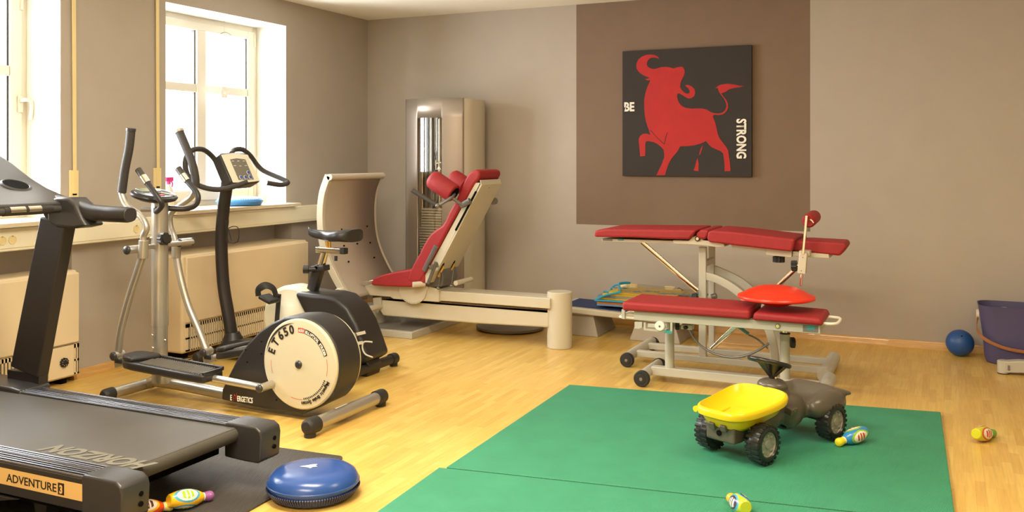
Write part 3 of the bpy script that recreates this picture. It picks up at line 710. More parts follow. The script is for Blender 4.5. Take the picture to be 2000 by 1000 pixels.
# ================================================================ EXERCISE BIKE
def bike():
    yc = 4.78
    t = thing('exercise_bike', 'black and ivory upright exercise bike with tall curved post behind the elliptical trainer', 'exercise bike', (-3.7, yc, 0))
    stabil(t, -3.185, 4.49, 5.075, .030, 'black', 'rubber', .07, .036)
    stabil(t, -4.33, 4.50, 5.06, .030, 'black', 'rubber', .09, .038)
    bm = B(); pxz(bm, [(-4.36, .03), (-4.36, .075), (-4.31, .11), (-4.20, .135), (-3.95, .145), (-3.7, .16), (-3.7, .04)], 4.70, 4.86); part('frame_cover', bm, 'black', t, bevel=.02, seg=4)
    bm = B(); lathe(bm, [(.075, 0), (.066, .03), (.052, .06), (.046, .075)], (-4.268, yc, .10), (-.05, 0, 1), 28); part('post_boot', bm, 'black', t)
    post = P3([(455, 672), (447, 620), (437, 560), (433, 500), (433, 450), (437, 405), (443, 362)], yc)
    bm = B(); tube(bm, post, .036, 24, sm=6, ry=.045); part('handlebar_post', bm, 'black2', t)
    # disc
    c = (-3.735, .305)
    bm = B(); lathe(bm, [(.17, -.16), (.205, -.15), (.218, -.13), (.220, -.02), (.212, -.004), (.195, .004), (.185, .002), (.10, .012), (.09, .018), (0, .02)], (c[0], 4.70, c[1]), (0, -1, 0), 64); d = part('flywheel_cover', bm, 'ivory', t)
    bm = B(); pix(bm, [(581, 572), (590, 569), (615, 573), (640, 574), (662, 580), (685, 600), (703, 632), (715, 665), (727, 700), (700, 716), (640, 705), (618, 660), (603, 615)], 4.66, 4.90, 4.70); s = part('rear_housing', bm, 'black', t, bevel=.03, seg=5)
    bm = B(); pix(bm, [(560, 705), (640, 690), (722, 692), (732, 712), (728, 733), (560, 733)], 4.72, 4.86, 4.78); part('lower_frame', bm, 'black', t, bevel=.01)
    bm = B(); pix(bm, [(695, 650), (712, 646), (714, 652), (697, 656)], 4.655, 4.66); pix(bm, [(697, 668), (708, 666), (709, 672), (699, 674)], 4.655, 4.66); part('sticker', bm, 'mcream', s)
    bm = B(); tube(bm, P3([(727, 668), (711, 668), (708, 680), (714, 692), (728, 698)], 4.65), .005, 10, sm=5); part('wire_loop', bm, 'mcream', t)
    # seat post
    a, b = Yp(609, 572, yc), Yp(624, 522, yc)
    bm = B(); bar(bm, a, b, .055, .062, up=(1, 0, 0)); part('seat_tube', bm, 'black', t, bevel=.004)
    bm = B(); bar(bm, b-Vector((.012, 0, 0)), b+Vector((.012, 0, .006)), .07, .03); bar(bm, b-Vector((.045, 0, .01)), b+Vector((.055, 0, .0)), .07, .035); part('tube_collar', bm, 'black', t, bevel=.003)
    bm = B(); k = Yp(602, 526, yc-.05); cyl(bm, k+Vector((.06, .045, 0)), k, .016, 16); knob(bm, k+Vector((.005, 0, 0)), (-1, -.6, 0), .026, .035, 7); part('height_knob', bm, 'black', t, bevel=.002)
    bm = B(); bar(bm, b-Vector((0, 0, .02)), Yp(636, 488, yc), .036, .044, up=(1, 0, 0)); part('seat_post', bm, 'chrome', t)
    bm = B(); p0 = Yp(620, 487, yc); p1 = Yp(668, 490, yc); bar(bm, p0, p1, .044, .036); part('seat_slider', bm, 'chrome', t, bevel=.002)
    bm = B(); bar(bm, p1-Vector((.002, 0, 0)), p1+Vector((.03, 0, 0)), .046, .038); part('slider_cap', bm, 'rubber', t, bevel=.002)
    bm = B(); q = Yp(656, 500, yc); cyl(bm, q+Vector((0, 0, .0)), q-Vector((0, 0, .03)), .010, 12); part('slider_screw', bm, 'rubber', t)
    bm = B(); q = Yp(642, 478, yc); cyl(bm, q-Vector((.012, 0, .02)), q+Vector((-.012, 0, .02)), .009, 12); cyl(bm, q+Vector((.008, 0, -.02)), q+Vector((.008, 0, .02)), .009, 12); part('saddle_clamp', bm, 'gold', t)
    # saddle
    x0, x1 = Yp(603, 460, yc).x, Yp(694, 460, yc).x
    zt = Yp(650, 450, yc).z; L = x1-x0
    def sad(u, v):
        x = x0+L*u; w = .022+.105*(1/(1+math.exp(-(u-.50)*11))); w *= math.sqrt(max(0, 1-max(0, (u-.80)/.2)**2*.55)); w *= min(1, (u/.06)**.5+.2) if u < .06 else 1
        top = zt+.006-.010*math.sin(math.pi*min(1, u*1.25))*1.0+(.012 if u < .1 else 0)*(1-u/.1 if u < .1 else 0)+.015*max(0, u-.6)
        th = .048+.030*u
        a = 2*math.pi*v; ca, sa = math.cos(a), math.sin(a)
        e = .6
        yy = w*(abs(ca)**e)*(1 if ca > 0 else -1); zz = (th/2)*(abs(sa)**e)*(1 if sa > 0 else -1)
        return Vector((x, yc+yy, top-th/2+zz))
    bm = B(); V = grid(bm, lambda u, v: sad(u, v), 26, 28, cv=True)
    bm.faces.new(V[0]); bm.faces.new(V[-1][::-1]); part('saddle', bm, 'black', t, angle=70)
    # crank and pedal
    bm = B(); bar(bm, Yp(545, 574, 4.60), Yp(540, 638, 4.60), .014, .028, up=(1, 0, 0)); kd = Yp(541, 634, 4.60); cyl(bm, kd+Vector((0, -.012, 0)), (kd.x, 4.70, kd.z), .02, 18); cr = part('crank', bm, 'black', t, bevel=.003)
    k = Yp(545, 577, 4.60)
    bm = B(); cyl(bm, k, k+Vector((0, -.04, .0)), .010, 12); box(bm, (k.x-.05, k.x+.045), (4.46, 4.56), (k.z-.022, k.z+.005), rot=Matrix.Rotation(.35, 3, 'Y')); p = part('pedal', bm, 'black', t, bevel=.010)
    bm = B(); sp = [(k.x-.052, 4.47, k.z+.01), (k.x-.055, 4.475, k.z+.05), (k.x-.03, 4.51, k.z+.072), (k.x-.0, 4.545, k.z+.05), (k.x+.01, 4.56, k.z+.0)]; sweep(bm, smooth_path(sp, 6), rrect(.045, .006), up=(1, 0, .4)); part('pedal_strap', bm, 'rubber', p)
    bm = B(); k2 = Vector((2*c[0]-k.x, 4.97, 2*c[1]-k.z)); cyl(bm, (k2.x, 4.93, k2.z), (k2.x, 5.0, k2.z), .01, 12); box(bm, (k2.x-.045, k2.x+.045), (5.0, 5.1), (k2.z-.012, k2.z+.012)); bar(bm, (c[0], 4.93, c[1]), (k2.x, 4.94, k2.z), .014, .028, up=(0, 1, 0)); part('far_pedal', bm, 'black', t, bevel=.008)
    # handlebar (one bent tube each side)
    nr = [Yp(424, 318, 4.66), Yp(412, 303, 4.62), Yp(396, 292, 4.54), Yp(377, 293, 4.45), Yp(364, 308, 4.42), Yp(363, 332, 4.42), Yp(375, 354, 4.44), Yp(398, 366, 4.48), Yp(428, 370, 4.54), Yp(458, 364, 4.60), Yp(484, 355, 4.66)]
    fr = [Yp(452, 300, 4.84), Yp(457, 293, 4.90), Yp(473, 292, 4.97), Yp(488, 303, 5.03), Yp(502, 322, 5.08), Yp(514, 333, 5.10), Yp(533, 342, 5.11), Yp(552, 350, 5.11), Yp(562, 357, 5.10), Yp(548, 361, 5.06), Yp(521, 357, 4.98)]
    for nm, l in (('handlebar', nr), ('handlebar', fr)):
        bm = B(); tube(bm, l, .0165, 18, sm=5); part(nm, bm, 'foam', t)
    bm = B(); bar(bm, Yp(443, 365, yc), Yp(447, 330, yc), .07, .05); part('console_neck', bm, 'black2', t, bevel=.006)
    # console: slab facing the rider
    A = Yp(430, 300, 4.66); Bq = Yp(455, 358, 4.62); 
    Yd = Vector((0, 1, 0)); tl = Yp(430, 300, 4.655); bl = Yp(452, 357, 4.645)
    up = (tl-bl); up.y = 0; hgt = up.length; up.normalize(); n = Yd.cross(up); n = n if n.x > 0 else -n
    wb = .27
    def K(a, b, cc): return bl+Vector((0, a*wb, 0))+up*(b*hgt)+n*cc
    bm = B(); sec = [(0, .02), (.0, .96), (.08, 1.02), (.5, 1.05), (.92, 1.02), (1, .96), (1.04, .02), (.9, -.03), (.5, -.05), (.14, -.03)]
    prism(bm, [K(a, b, -.075) for a, b in sec], n*.075); k = part('console', bm, 'cap', t, bevel=.008)
    bm = B(); prism(bm, [K(a, b, .0) for a, b in ((.05, .0), (.04, .95), (.5, 1.01), (.97, .95), (1.0, .02), (.5, -.02))], n*.006); part('console_face', bm, 'ivory', k, bevel=.002)
    bm = B(); prism(bm, [K(a, b, .006) for a, b in ((.26, .07), (.26, .78), (.5, .82), (.80, .78), (.80, .07))], n*.0015); part('screen', bm, 'greyplast', k)
    bm = B()
    for a, b in ((.33, .72), (.52, .72), (.72, .72), (.33, .56), (.52, .55), (.72, .56)): prism(bm, [K(a-.04, b-.008, .0078), (K(a+.04, b-.008, .0078)), K(a+.04, b+.008, .0078), K(a-.04, b+.008, .0078)], n*.0006)
    part('screen_print', bm, 'whiteink', k)
    for a, b in ((.37, .15), (.53, .15), (.70, .15), (.70, .31)):
        bm = B(); cyl(bm, K(a, b, .0076), K(a, b, .010), .0155, 24); q = part('button_ring', bm, 'whiteink', k)
        bm = B(); cyl(bm, K(a, b, .010), K(a, b, .012), .0125, 24); part('button', bm, 'button', k)
    # bottle cage
    bm = B(); y = 4.74
    w = lambda l: [Yp(a, b, y) for a, b in l]
    tube(bm, w([(446, 427), (446, 436), (444, 450), (446, 472), (464, 472), (466, 447), (456, 442), (446, 446)]), .003, 8, sm=3)
    tube(bm, w([(446, 447), (452, 470)]), .003, 8); tube(bm, w([(442, 470), (442, 430)]), .004, 8); part('bottle_cage', bm, 'rubber', t)
bike()
# ================================================================ TREADMILL
def treadmill():
    t = thing('treadmill', 'large black treadmill with ribbed metal rails and a beige ADVENTURE 3 side plate', 'treadmill', (-3.4, 2.69, 0))
    XE = -2.47
    def tilt(bm):
        for v in bm.verts: v.co.z += 0
        return bm
    y0, y1 = 2.24, 3.045; zt = .24; XF = -4.35
    bm = B(); box(bm, (XF, -2.60), (y0+.10, y1-.10), (zt-.045, zt-.005)); part('belt', tilt(bm), 'belt', t, bevel=.004)
    bm = B(); cyl(bm, (-2.615, y0+.07, zt-.034), (-2.615, y1-.07, zt-.034), .030, 32); part('rear_roller', tilt(bm), 'belt', t)
    for a, b, s in ((y0+.005, y0+.115, -1), (y1-.115, y1-.005, 1)):
        bm = B(); box(bm, (XF, -2.64), (a, b), (zt-.004, zt+.004)); r = part('foot_rail', tilt(bm), 'alu', t, bevel=.002)
        bm = B()
        for k in range(7): yy = a+.010+k*.0145; box(bm, (XF, -2.64), (yy, yy+.006), (zt+.004, zt+.0065))
        part('rail_ribs', tilt(bm), 'alu', r)
        ye = y0 if s < 0 else y1
        bm = B(); box(bm, (XF, -2.64), tuple(sorted((ye, ye-s*.03))), (zt-.115, zt-.004)); part('side_skirt', tilt(bm), 'black', t, bevel=.003)
        c0, c1 = (y0-.004, y0+.118) if s < 0 else (y1-.118, y1+.004)
        bm = B(); pts = [(-2.66, zt+.0), (-2.655, zt+.012), (-2.50, zt+.010), (-2.475, zt-.005), (-2.468, zt-.03), (-2.475, zt-.125), (-2.49, zt-.135), (-2.56, zt-.135), (-2.66, zt-.13)]
        pxz(bm, pts, c0, c1); cpt = part('end_cap', bm, 'cap', t, bevel=.008, seg=4)
        bm = B()
        for dz in (-.05, -.085): cyl(bm, (-2.474, (c0+c1)/2+.02, zt+dz), (-2.467, (c0+c1)/2+.02, zt+dz), .009, 16)
        part('adjust_hole', bm, 'dark', cpt)
    bm = B(); box(bm, (XF, -2.75), (y0+.05, y1-.05), (zt-.15, zt-.05)); part('deck_frame', tilt(bm), 'dark', t)
    for ya in (y0+.10, y1-.16):
        bm = B(); pxz(bm, [(-2.95, .15), (-3.05, .15), (-3.02, .012), (-2.97, .012)], ya, ya+.06); part('rear_foot', bm, 'rubber', t, bevel=.004)
    for ya in (y0-.05, y1-.01):
        bm = B(); box(bm, (-4.55, -3.65), (ya, ya+.06), (.008, .055)); part('floor_rail', bm, 'black2', t, bevel=.006)
    bm = B(); pxz(bm, [(-2.98, .115), (-3.12, .115), (-3.45, .045), (-3.38, .03)], y0+.0, y0+.05); part('lift_arm', bm, 'black2', t, bevel=.004)
    # label plate
    a = Yp(0, 922, y0-.001); b = Yp(173, 966, y0-.001)
    yp = y0-.0008; zc = zt-.065
    def pl(x, dz): return (x, yp, zt+dz)
    x2 = Yp(175, 950, y0).x; PZ = (Yp(176, 949, y0).z-zt, Yp(174, 982, y0).z-zt)
    TB = Yp(14, 939.5, y0).z-zt; TH = Yp(14, 924, y0).z-zt-TB
    bm = B(); prism(bm, [pl(-3.75, PZ[1]), pl(x2, PZ[1]), pl(x2, PZ[0]), pl(-3.75, PZ[0])], (0, -.0012, 0)); p = part('label_plate', bm, 'plate', t)
    sl = Vector((-1, 0, 0)).normalized()
    xa = Yp(14, 935, y0).x; xb = Yp(112, 955, y0).x
    o = Vector(pl(xa, TB)); o.y -= .0016
    bb = text_bm('ADVENTURE', TH/.70, frame(o, -sl, (0, 0, 1)), sx=1, bold=.0004)
    w = max(v.co.x for v in bb.verts)-min(v.co.x for v in bb.verts); bb.free()
    part('lettering', text_bm('ADVENTURE', TH/.70, frame(o, -sl, (0, 0, 1)), sx=(xb-xa)/w*.995, bold=.0004), 'ink', p, angle=180)
    bm = B(); prism(bm, [tuple(Vector(pl(x, d))+Vector((0, -.001, 0))) for x, d in ((xb+.006, TB-.006), (xb+.036, TB-.006), (xb+.036, TB+TH+.006), (xb+.006, TB+TH+.006))], (0, -.001, 0)); part('number_box', bm, 'ink', p)
    o = Vector(pl(xb+.0215, TB)); o.y -= .0024
    part('lettering', text_bm('3', TH/.74, frame(o, -sl, (0, 0, 1)), sx=.85, bold=.0016, align='CENTER'), 'plate', p, angle=180)
    # printed word on the belt, read from the rider's side
    zb = zt-.0038
    def bz(px_, py_): return Zp(px_, py_, zt-.004+.02)
    o = Vector((-2.665, y0+.205, 0)); o.z = zb+(XE+2.66)*0
    bb = text_bm('HORIZON', .13, Matrix.Identity(4), shear=.45, bold=.004); w = max(v.co.x for v in bb.verts)-min(v.co.x for v in bb.verts); bb.free()
    L = .60
    bb = text_bm('HORIZON', .112, frame((-2.548, 2.468, zb+.0002), (-1, 0, 0), (0, -1, 0)), shear=.40, sx=.545/w*1.13, bold=.005, ext=.0002)
    part('lettering', bb, 'beltprint', t, angle=180)
    # uprights and console
    for y in (3.06, 2.20):
        bm = B(); h = [(20, 716), (72, 738), (128, 432), (78, 424)]
        q = [Yp(u, v, 3.03) for u, v in h]
        pxz(bm, [(v.x, v.z) for v in q], y-.03, y+.035); part('upright', bm, 'black2', t, bevel=.006)
        bm = B(); pxz(bm, [(-4.30, .20), (-4.30, .262), (-3.95, .258), (-3.88, .250), (-3.875, .20)], *((2.925, 3.09) if y > 2.6 else (2.19, 2.36))); part('upright_cover', bm, 'cap', t, bevel=.01)
        bm = B(); box(bm, (-4.12, -3.9), (y-.02, y+.03), (.05, .30)); part('upright_foot', bm, 'black2', t)
    bm = B(); pxz(bm, [(-4.62, .05), (-4.62, .28), (-4.52, .36), (-4.36, .37), (-4.33, .27), (-4.33, .05)], y0+.0, y1-.0)
    part('motor_hood', bm, 'black', t, bevel=.03, seg=4)
    for y, s in ((3.06, 1), (2.20, -1)):
        # arm pad towards the rider
        def sec(cx, w, zt_, zb_):
            return cx, w, zt_, zb_
        arm = P3([(104, 412), (120, 409), (150, 417), (190, 418), (232, 419)], 3.05)
        bm = B()
        P = [(arm[0].x-.02, 1.095, .052, .060), (arm[0].x+.02, 1.085, .052, .066), (arm[1].x+.06, 1.08, .046, .064), (-3.56, 1.075, .040, .038), (-3.44, 1.072, .040, .036), (-3.345, 1.072, .040, .036), (-3.325, 1.072, .036, .032)]
        rings = []
        for x, z, w, h in P:
            rings.append([bm.verts.new((x, y+w*math.cos(k*math.pi/12)*(1 if 1 else 0), z+(h*abs(math.sin(k*math.pi/12))**.7)*(1 if math.sin(k*math.pi/12) > 0 else -1))) for k in range(24)])
        for r, q in zip(rings, rings[1:]):
            for k in range(24): bm.faces.new((r[k], r[(k+1) % 24], q[(k+1) % 24], q[k]))
        bm.faces.new(rings[0]); bm.faces.new(rings[-1][::-1]); hp = part('handle_arm', bm, 'black', t, bevel=.003)
        bm = B(); pxz(bm, [(-3.66, 1.145), (-3.615, 1.115), (-3.575, 1.05), (-3.545, 1.018), (-3.62, 1.004), (-3.74, 1.006), (-3.80, 1.03), (-3.80, 1.13), (-3.74, 1.145)], y-.056, y+.056); part('arm_shroud', bm, 'cap', hp, bevel=.014, seg=4)
    bm = B(); prof = [(-3.70, 1.12), (-3.80, 1.150), (-3.92, 1.185), (-4.03, 1.23), (-4.16, 1.30), (-4.30, 1.36), (-4.33, 1.34), (-4.22, 1.20), (-4.08, 1.10), (-3.85, 1.085), (-3.72, 1.085)]
    pxz(bm, prof, 2.16, 3.11); c = part('console_body', bm, 'cap', t, bevel=.02, seg=4)
    cc = Yp(38, 379, 2.98)
    bm = B(); nrm = Vector((.37, 0, .93)); lathe(bm, [(.067, -.012), (.070, .004), (.060, .010), (.055, .006), (.052, -.0)], (cc.x, 2.96, 1.197), nrm, 40); part('cup_rim', bm, 'cap', c)
    bm = B(); lathe(bm, [(.056, .008), (.056, .0085), (0, .0087)], (cc.x, 2.96, 1.197), nrm, 40); part('cup_well_shade', bm, 'dark', c)  # flat black disc, the shade of the cup hole put into its colour
    # cross bar with pulse plates
    xb_, zb_ = -3.83, 1.135
    pa = Yp(105, 407, 3.0); xb_, zb_ = pa.x+.03, pa.z-.0
    bm = B(); cyl(bm, (xb_, 2.28, zb_), (xb_, 3.06, zb_), .0185, 20); part('cross_bar', bm, 'foam', t)
    bm = B(); cyl(bm, (xb_, 2.72, zb_), (xb_, 2.96, zb_), .021, 20); part('pulse_sleeve', bm, 'black', t)
    for ya, yb in ((2.745, 2.82), (2.835, 2.90)):
        bm = B(); n = 14
        vs = []
        for yy in (ya, yb): vs.append([bm.verts.new((xb_+.0225*math.cos(math.radians(-15+a*150/n)), yy, zb_+.0225*math.sin(math.radians(-15+a*150/n)))) for a in range(n+1)])
        for k in range(n): bm.faces.new((vs[0][k], vs[0][k+1], vs[1][k+1], vs[1][k]))
        part('pulse_plate', bm, 'chrome', t)
    bm = B(); cyl(bm, (xb_, 3.02, zb_), (xb_, 3.08, zb_), .028, 24); bar(bm, (xb_, 3.055, zb_), (xb_+.01, 3.055, zb_-.09), .06, .05); part('bar_bracket', bm, 'cap', t, bevel=.004)
treadmill()
# rubber mat under treadmill
bm = B(); rc = .035; x1, y1_ = -2.40, 3.405
pts = [(-4.6, 1.6, .001)]+[(x1, 1.6, .001)]+[(x1-rc+rc*math.cos(math.radians(a)), y1_-rc+rc*math.sin(math.radians(a)), .001) for a in (0, 22, 45, 67, 90)]+[(-4.6, y1_-.14, .001)]
pts[1] = (-2.30, 1.6, .001)
prism(bm, pts, (0, 0, .006)); single('rubber_mat', bm, 'rmat', 'black ribbed rubber floor mat lying under the treadmill', 'mat', (-3.4, 2.5, 0))
# ================================================================ LEG PRESS
def legpress():
    yb = 6.03
    t = thing('leg_press_machine', 'leg press machine with tilted red seat, curved foot plate and tall weight tower marked FREI', 'leg press', (-3.2, yb, 0))
    # plinth
    x1 = -3.53; pts = [(x1, 5.835), (x1, 6.97), (-4.5, 6.97), (-4.5, 6.15), (-4.38, 6.0), (-4.22, 5.90), (-4.02, 5.85), (-3.8, 5.835)]
    bm = B(); prism(bm, [(a, b, .0) for a, b in pts], (0, 0, .05)); p = part('base_plinth', bm, 'mcream2', t, bevel=.004)
    bm = B(); q = [((a+4.0)*.95-4.0, (b-6.4)*.93+6.4) for a, b in pts]; prism(bm, [(a, b, .05) for a, b in q], (0, 0, .0015)); part('plinth_inlay', bm, 'greyplast', p)
    bm = B(); cyl(bm, (-4.03, 6.10, .05), (-4.03, 6.10, .19), .088, 40); part('front_column', bm, 'mcream2', t)
    e = Yp(1093, 640, yb)
    bm = B(); cyl(bm, (e.x, yb+.0, .0), (e.x, yb, .392), .088, 48, .004); part('rear_column', bm, 'mcream', t)
    bm = B(); q = [Yp(a, b, 5.955) for a, b in [(731, 584), (737, 600), (748, 617), (930, 632), (1072, 640), (1072, 603), (930, 594), (760, 580)]]
    pxz(bm, [(v.x, v.z) for v in q], 5.955, 6.10); part('lower_beam', bm, 'mcream', t, bevel=.012, seg=4)
    z1 = Yp(860, 568, 5.93).z; z0 = Yp(860, 588, 5.93).z
    bm = B(); box(bm, (-3.95, e.x-.03), (5.93, 6.13), (z0+.002, z1)); part('slide_rail', bm, 'mcream', t, bevel=.006)
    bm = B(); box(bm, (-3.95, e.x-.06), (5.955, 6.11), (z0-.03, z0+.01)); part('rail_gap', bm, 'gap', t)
    bm = B(); pix(bm, [(712, 558), (714, 568), (722, 577), (762, 580), (768, 584), (857, 590), (857, 566), (842, 560), (742, 553)], 5.91, 6.15); part('seat_carriage', bm, 'mcream', t, bevel=.006)
    bm = B(); c = Yp(806, 566, 5.90); pts = [(c.x+.118*math.cos(math.radians(a)), c.z+.105*math.sin(math.radians(a))) for a in range(180, 361, 9)]
    pxz(bm, pts+[(c.x+.135, c.z+.02), (c.x+.12, c.z+.035), (c.x-.13, c.z+.03)], 5.895, 5.91); k = part('angle_scale', bm, 'mcream', t, bevel=.003)
    bm = B()
    for i in range(9):
        a = math.radians(232+i*9); bar(bm, (c.x+.103*math.cos(a), 5.893, c.z+.093*math.sin(a)), (c.x+.110*math.cos(a), 5.893, c.z+.099*math.sin(a)), .0025, .003)
    part('scale_marks', bm, 'greyplast', k)
    # seat
    ya, yz = 5.83, 6.17
    bm = B(); pix(bm, [(724, 556), (725, 549), (731, 543), (745, 537), (770, 531), (802, 526), (830, 524), (830, 554), (800, 561), (760, 560), (730, 558)], ya+.004, yz-.004); part('seat_pad', bm, 'red', t, bevel=.022, seg=5)
    bm = B()
    back = [(795, 548), (801, 528), (810, 510), (819, 495), (826, 480), (834, 466), (842, 456), (850, 449), (857, 445), (864, 440), (870, 430), (876, 416), (887, 397), (900, 370), (907, 352), (913, 341), (920, 334), (929, 331), (937, 334), (938, 343), (933, 352), (926, 360), (918, 374), (900, 404), (882, 436), (860, 477), (845, 507), (832, 532), (822, 550), (806, 553)]
    pix(bm, back, ya, yz, 5.83); part('back_pad', bm, 'red', t, bevel=.020, seg=5)
    bm = B(); pix(bm, [(927, 357), (936, 357), (838, 553), (820, 553)], ya+.012, yz-.012, 5.83); part('back_frame', bm, 'mcream', t, bevel=.003)
    P0, P1 = Yp(939, 359, 5.84), Yp(851, 528, 5.84); un = (P0-P1).normalized(); nn = Vector((un.z, 0, -un.x))
    bm = B(); prism(bm, [P1, P0, P0+nn*.012, P1+nn*.012], (0, .325, 0)); k = part('back_panel', bm, 'mcream', t, bevel=.003)
    bm = B(); prism(bm, [P0-un*.005, P0-un*.005+nn*.012, P0+un*.02-nn*.02+nn*.006, P0+un*.02-nn*.02], (0, .325, 0)); part('panel_lip', bm, 'mcream', k, bevel=.002)
    for yy in (5.885, 6.05):
        bm = B(); q0 = P1+nn*.0125; prism(bm, [Vector((q0.x, yy-.013, q0.z)), Vector((q0.x, yy+.013, q0.z)), Vector((q0.x, yy+.013, q0.z))+un*.055, Vector((q0.x, yy, q0.z))+un*.07, Vector((q0.x, yy-.013, q0.z))+un*.055], nn*.001); part('pin_notch', bm, 'dark', k)
    bm = B(); a, b = Yp(930, 374, ya+.006), Yp(890, 450, ya+.006); bar(bm, a, b, .014, .012); part('panel_slot', bm, 'dark', k)
    bm = B(); c = P0-un*.03+nn*.012+Vector((0, .14, 0)); cyl(bm, c, c+nn*.002, .004, 10); part('rivet', bm, 'greyplast', k)
    for (a1, b1), (a2, b2) in (((872, 508), (862, 532)), ((898, 502), (889, 524))):
        yy = 5.885 if a1 < 880 else 6.05; q0 = P1+nn*.022; q0.y = yy
        bm = B(); tube(bm, [q0+un*.045, q0-un*.045], .0085, 14); part('lever_pin', bm, 'gold', t, label='brass adjustment pin')
    for (a1, b1), (a2, b2) in (((861, 532), (856, 560)), ((886, 525), (882, 555))):
        bm = B(); tube(bm, [Yp(a1, b1, 5.87), Yp(a2, b2, 5.87)], .004, 10); c = Yp(a2, b2+3, 5.87); ball(bm, c, .014, sz=.8, n=14); part('pin_cable', bm, 'steelgrey', t)
    bm = B(); pix(bm, [(846, 529), (862, 526), (866, 545), (862, 560), (824, 560), (832, 545)], 5.90, 6.12, 5.9); part('recline_bracket', bm, 'steelgrey', t, bevel=.004)
    bm = B(); c = Yp(890, 553, 5.88); cyl(bm, c, c+Vector((0, .24, 0)), .018, 18); part('cross_tube', bm, 'mcream', t)
    bm = B(); cyl(bm, Yp(806, 556, 5.80), Yp(822, 556, 5.80)+Vector((0, .06, 0)), .020, 20); part('pivot_tube', bm, 'mcream', t)
    bm = B(); bar(bm, Yp(852, 480, 5.79), Yp(828, 529, 5.79), .028, .02, up=(0, 1, 0)); bar(bm, Yp(838, 523, 5.79), Yp(856, 517, 5.83), .02, .03); part('side_handle', bm, 'steelgrey', t, bevel=.004)
    bm = B(); tube(bm, [Yp(852, 512, 5.81), Yp(836, 554, 5.81)], .013, 12); part('recline_lever', bm, 'steelgrey', t)
    bm = B(); tube(bm, [Yp(706, 552, 5.85), Yp(730, 548, 5.85)], .009, 14); part('release_lever', bm, 'chrome', t)
    # shoulder rolls
    for y, (a, b) in ((5.80, (887, 379)), (6.22, (909, 364))):
        bm = B(); p1 = Yp(a, b, y); p0 = p1+Vector((-.185, 0, .110)) if y < 6 else p1+Vector((-.12, 0, .07))
        ax = (p0-p1).normalized(); L = (p0-p1).length; r = .069
        lathe(bm, [(0, 0), (r*.8, 0), (r*.96, .006), (r, .016), (r, L-.03), (r*.95, L-.012), (r*.8, L), (0, L+.002)], p1, ax, 40); part('shoulder_roll', bm, 'red', t)
        if y < 6:
            bm = B(); cyl(bm, p1-ax*.004, p1+ax*.001, r*.72, 30); part('roll_end', bm, 'dark', t)
            bm = B(); tube(bm, [Yp(806, 372, 5.68), Yp(855, 402, 5.68)], .0165, 20); g = part('hand_grip', bm, 'grip', t)
            bm = B(); ball(bm, Yp(855, 402, 5.68), .019, n=16); tube(bm, [Yp(855, 402, 5.68), Yp(882, 386, 5.74), p1], .012, 14, sm=4); tube(bm, [Yp(882, 386, 5.75), Yp(906, 402, 5.80)], .012, 14); bar(bm, Yp(900, 402, 5.80), Yp(918, 392, 5.80), .03, .04); part('grip_bracket', bm, 'steelgrey', t)
        else:
            bm = B(); tube(bm, [p1+Vector((.02, 0, 0)), p1+Vector((-.05, .09, -.08)), p1+Vector((-.21, .09, .02))], .015, 16); part('hand_grip', bm, 'grip', t)
    bm = B(); knob(bm, Yp(962, 393, yz+.0), (0, 1, 0), .025, .04); part('far_knob', bm, 'steelgrey', t)
    # foot plate: curved board
    prof = [(-4.135, 1.19), (-4.185, 1.07), (-4.205, .95), (-4.205, .83), (-4.19, .71), (-4.155, .60), (-4.105, .50), (-4.04, .40), (-3.97, .31), (-3.89, .22)]
    sp = smooth_path([Vector((a, 0, b)) for a, b in prof], 5)
    y0, y1 = 5.66, 6.38
    def thick(sp, d):
        o = []
        for i, p in enumerate(sp):
            tg = (sp[min(i+1, len(sp)-1)]-sp[max(i-1, 0)]).normalized(); o.append(p+Vector((-tg.z, 0, tg.x))*d)
        return o
    o2 = thick(sp, -.035); ring = [(p.x, p.z) for p in sp]+[(p.x, p.z) for p in reversed(o2)]
    o3 = thick(sp, .010); o4 = thick(sp, -.045); rim = [(p.x, p.z) for p in o3]+[(p.x, p.z) for p in reversed(o4)]
    bm = B(); n = len(sp)
    rows = [[bm.verts.new((p.x, y, p.z)) for p in (sp[:-4])] for y in (y0+.03, y1-.03)]
    for i in range(n-5): bm.faces.new((rows[0][i], rows[0][i+1], rows[1][i+1], rows[1][i]))
    fp = part('foot_plate', bm, 'mplate', t, solid=.02, label='curved grey foot plate')
    def strip(ya, yb_, a, b, end=None):
        bm = B(); m = end or n
        for i in range(m-1):
            v = [bm.verts.new(q) for q in ((a[i].x, ya, a[i].z), (a[i+1].x, ya, a[i+1].z), (b[i+1].x, ya, b[i+1].z), (b[i].x, ya, b[i].z), (a[i].x, yb_, a[i].z), (a[i+1].x, yb_, a[i+1].z), (b[i+1].x, yb_, b[i+1].z), (b[i].x, yb_, b[i].z))]
            for f in ((0, 1, 2, 3), (7, 6, 5, 4), (0, 4, 5, 1), (3, 2, 6, 7)): bm.faces.new([v[k] for k in f])
            if i == 0: bm.faces.new([v[k] for k in (0, 3, 7, 4)])
            if i == m-2: bm.faces.new([v[k] for k in (1, 5, 6, 2)])
        bmesh.ops.remove_doubles(bm, verts=bm.verts[:], dist=1e-5)
        return bm
    part('plate_edge', strip(y0, y0+.034, o3, o4), 'mcream', t, bevel=.004); part('plate_edge', strip(y1-.034, y1, o3, o4, n-8), 'mcream', t, bevel=.004)
    bm = B(); tube(bm, [(-4.135, y0, 1.185), (-4.135, y1, 1.185)], .024, 20); part('plate_top_edge', bm, 'mcream', t)
    bm = B()
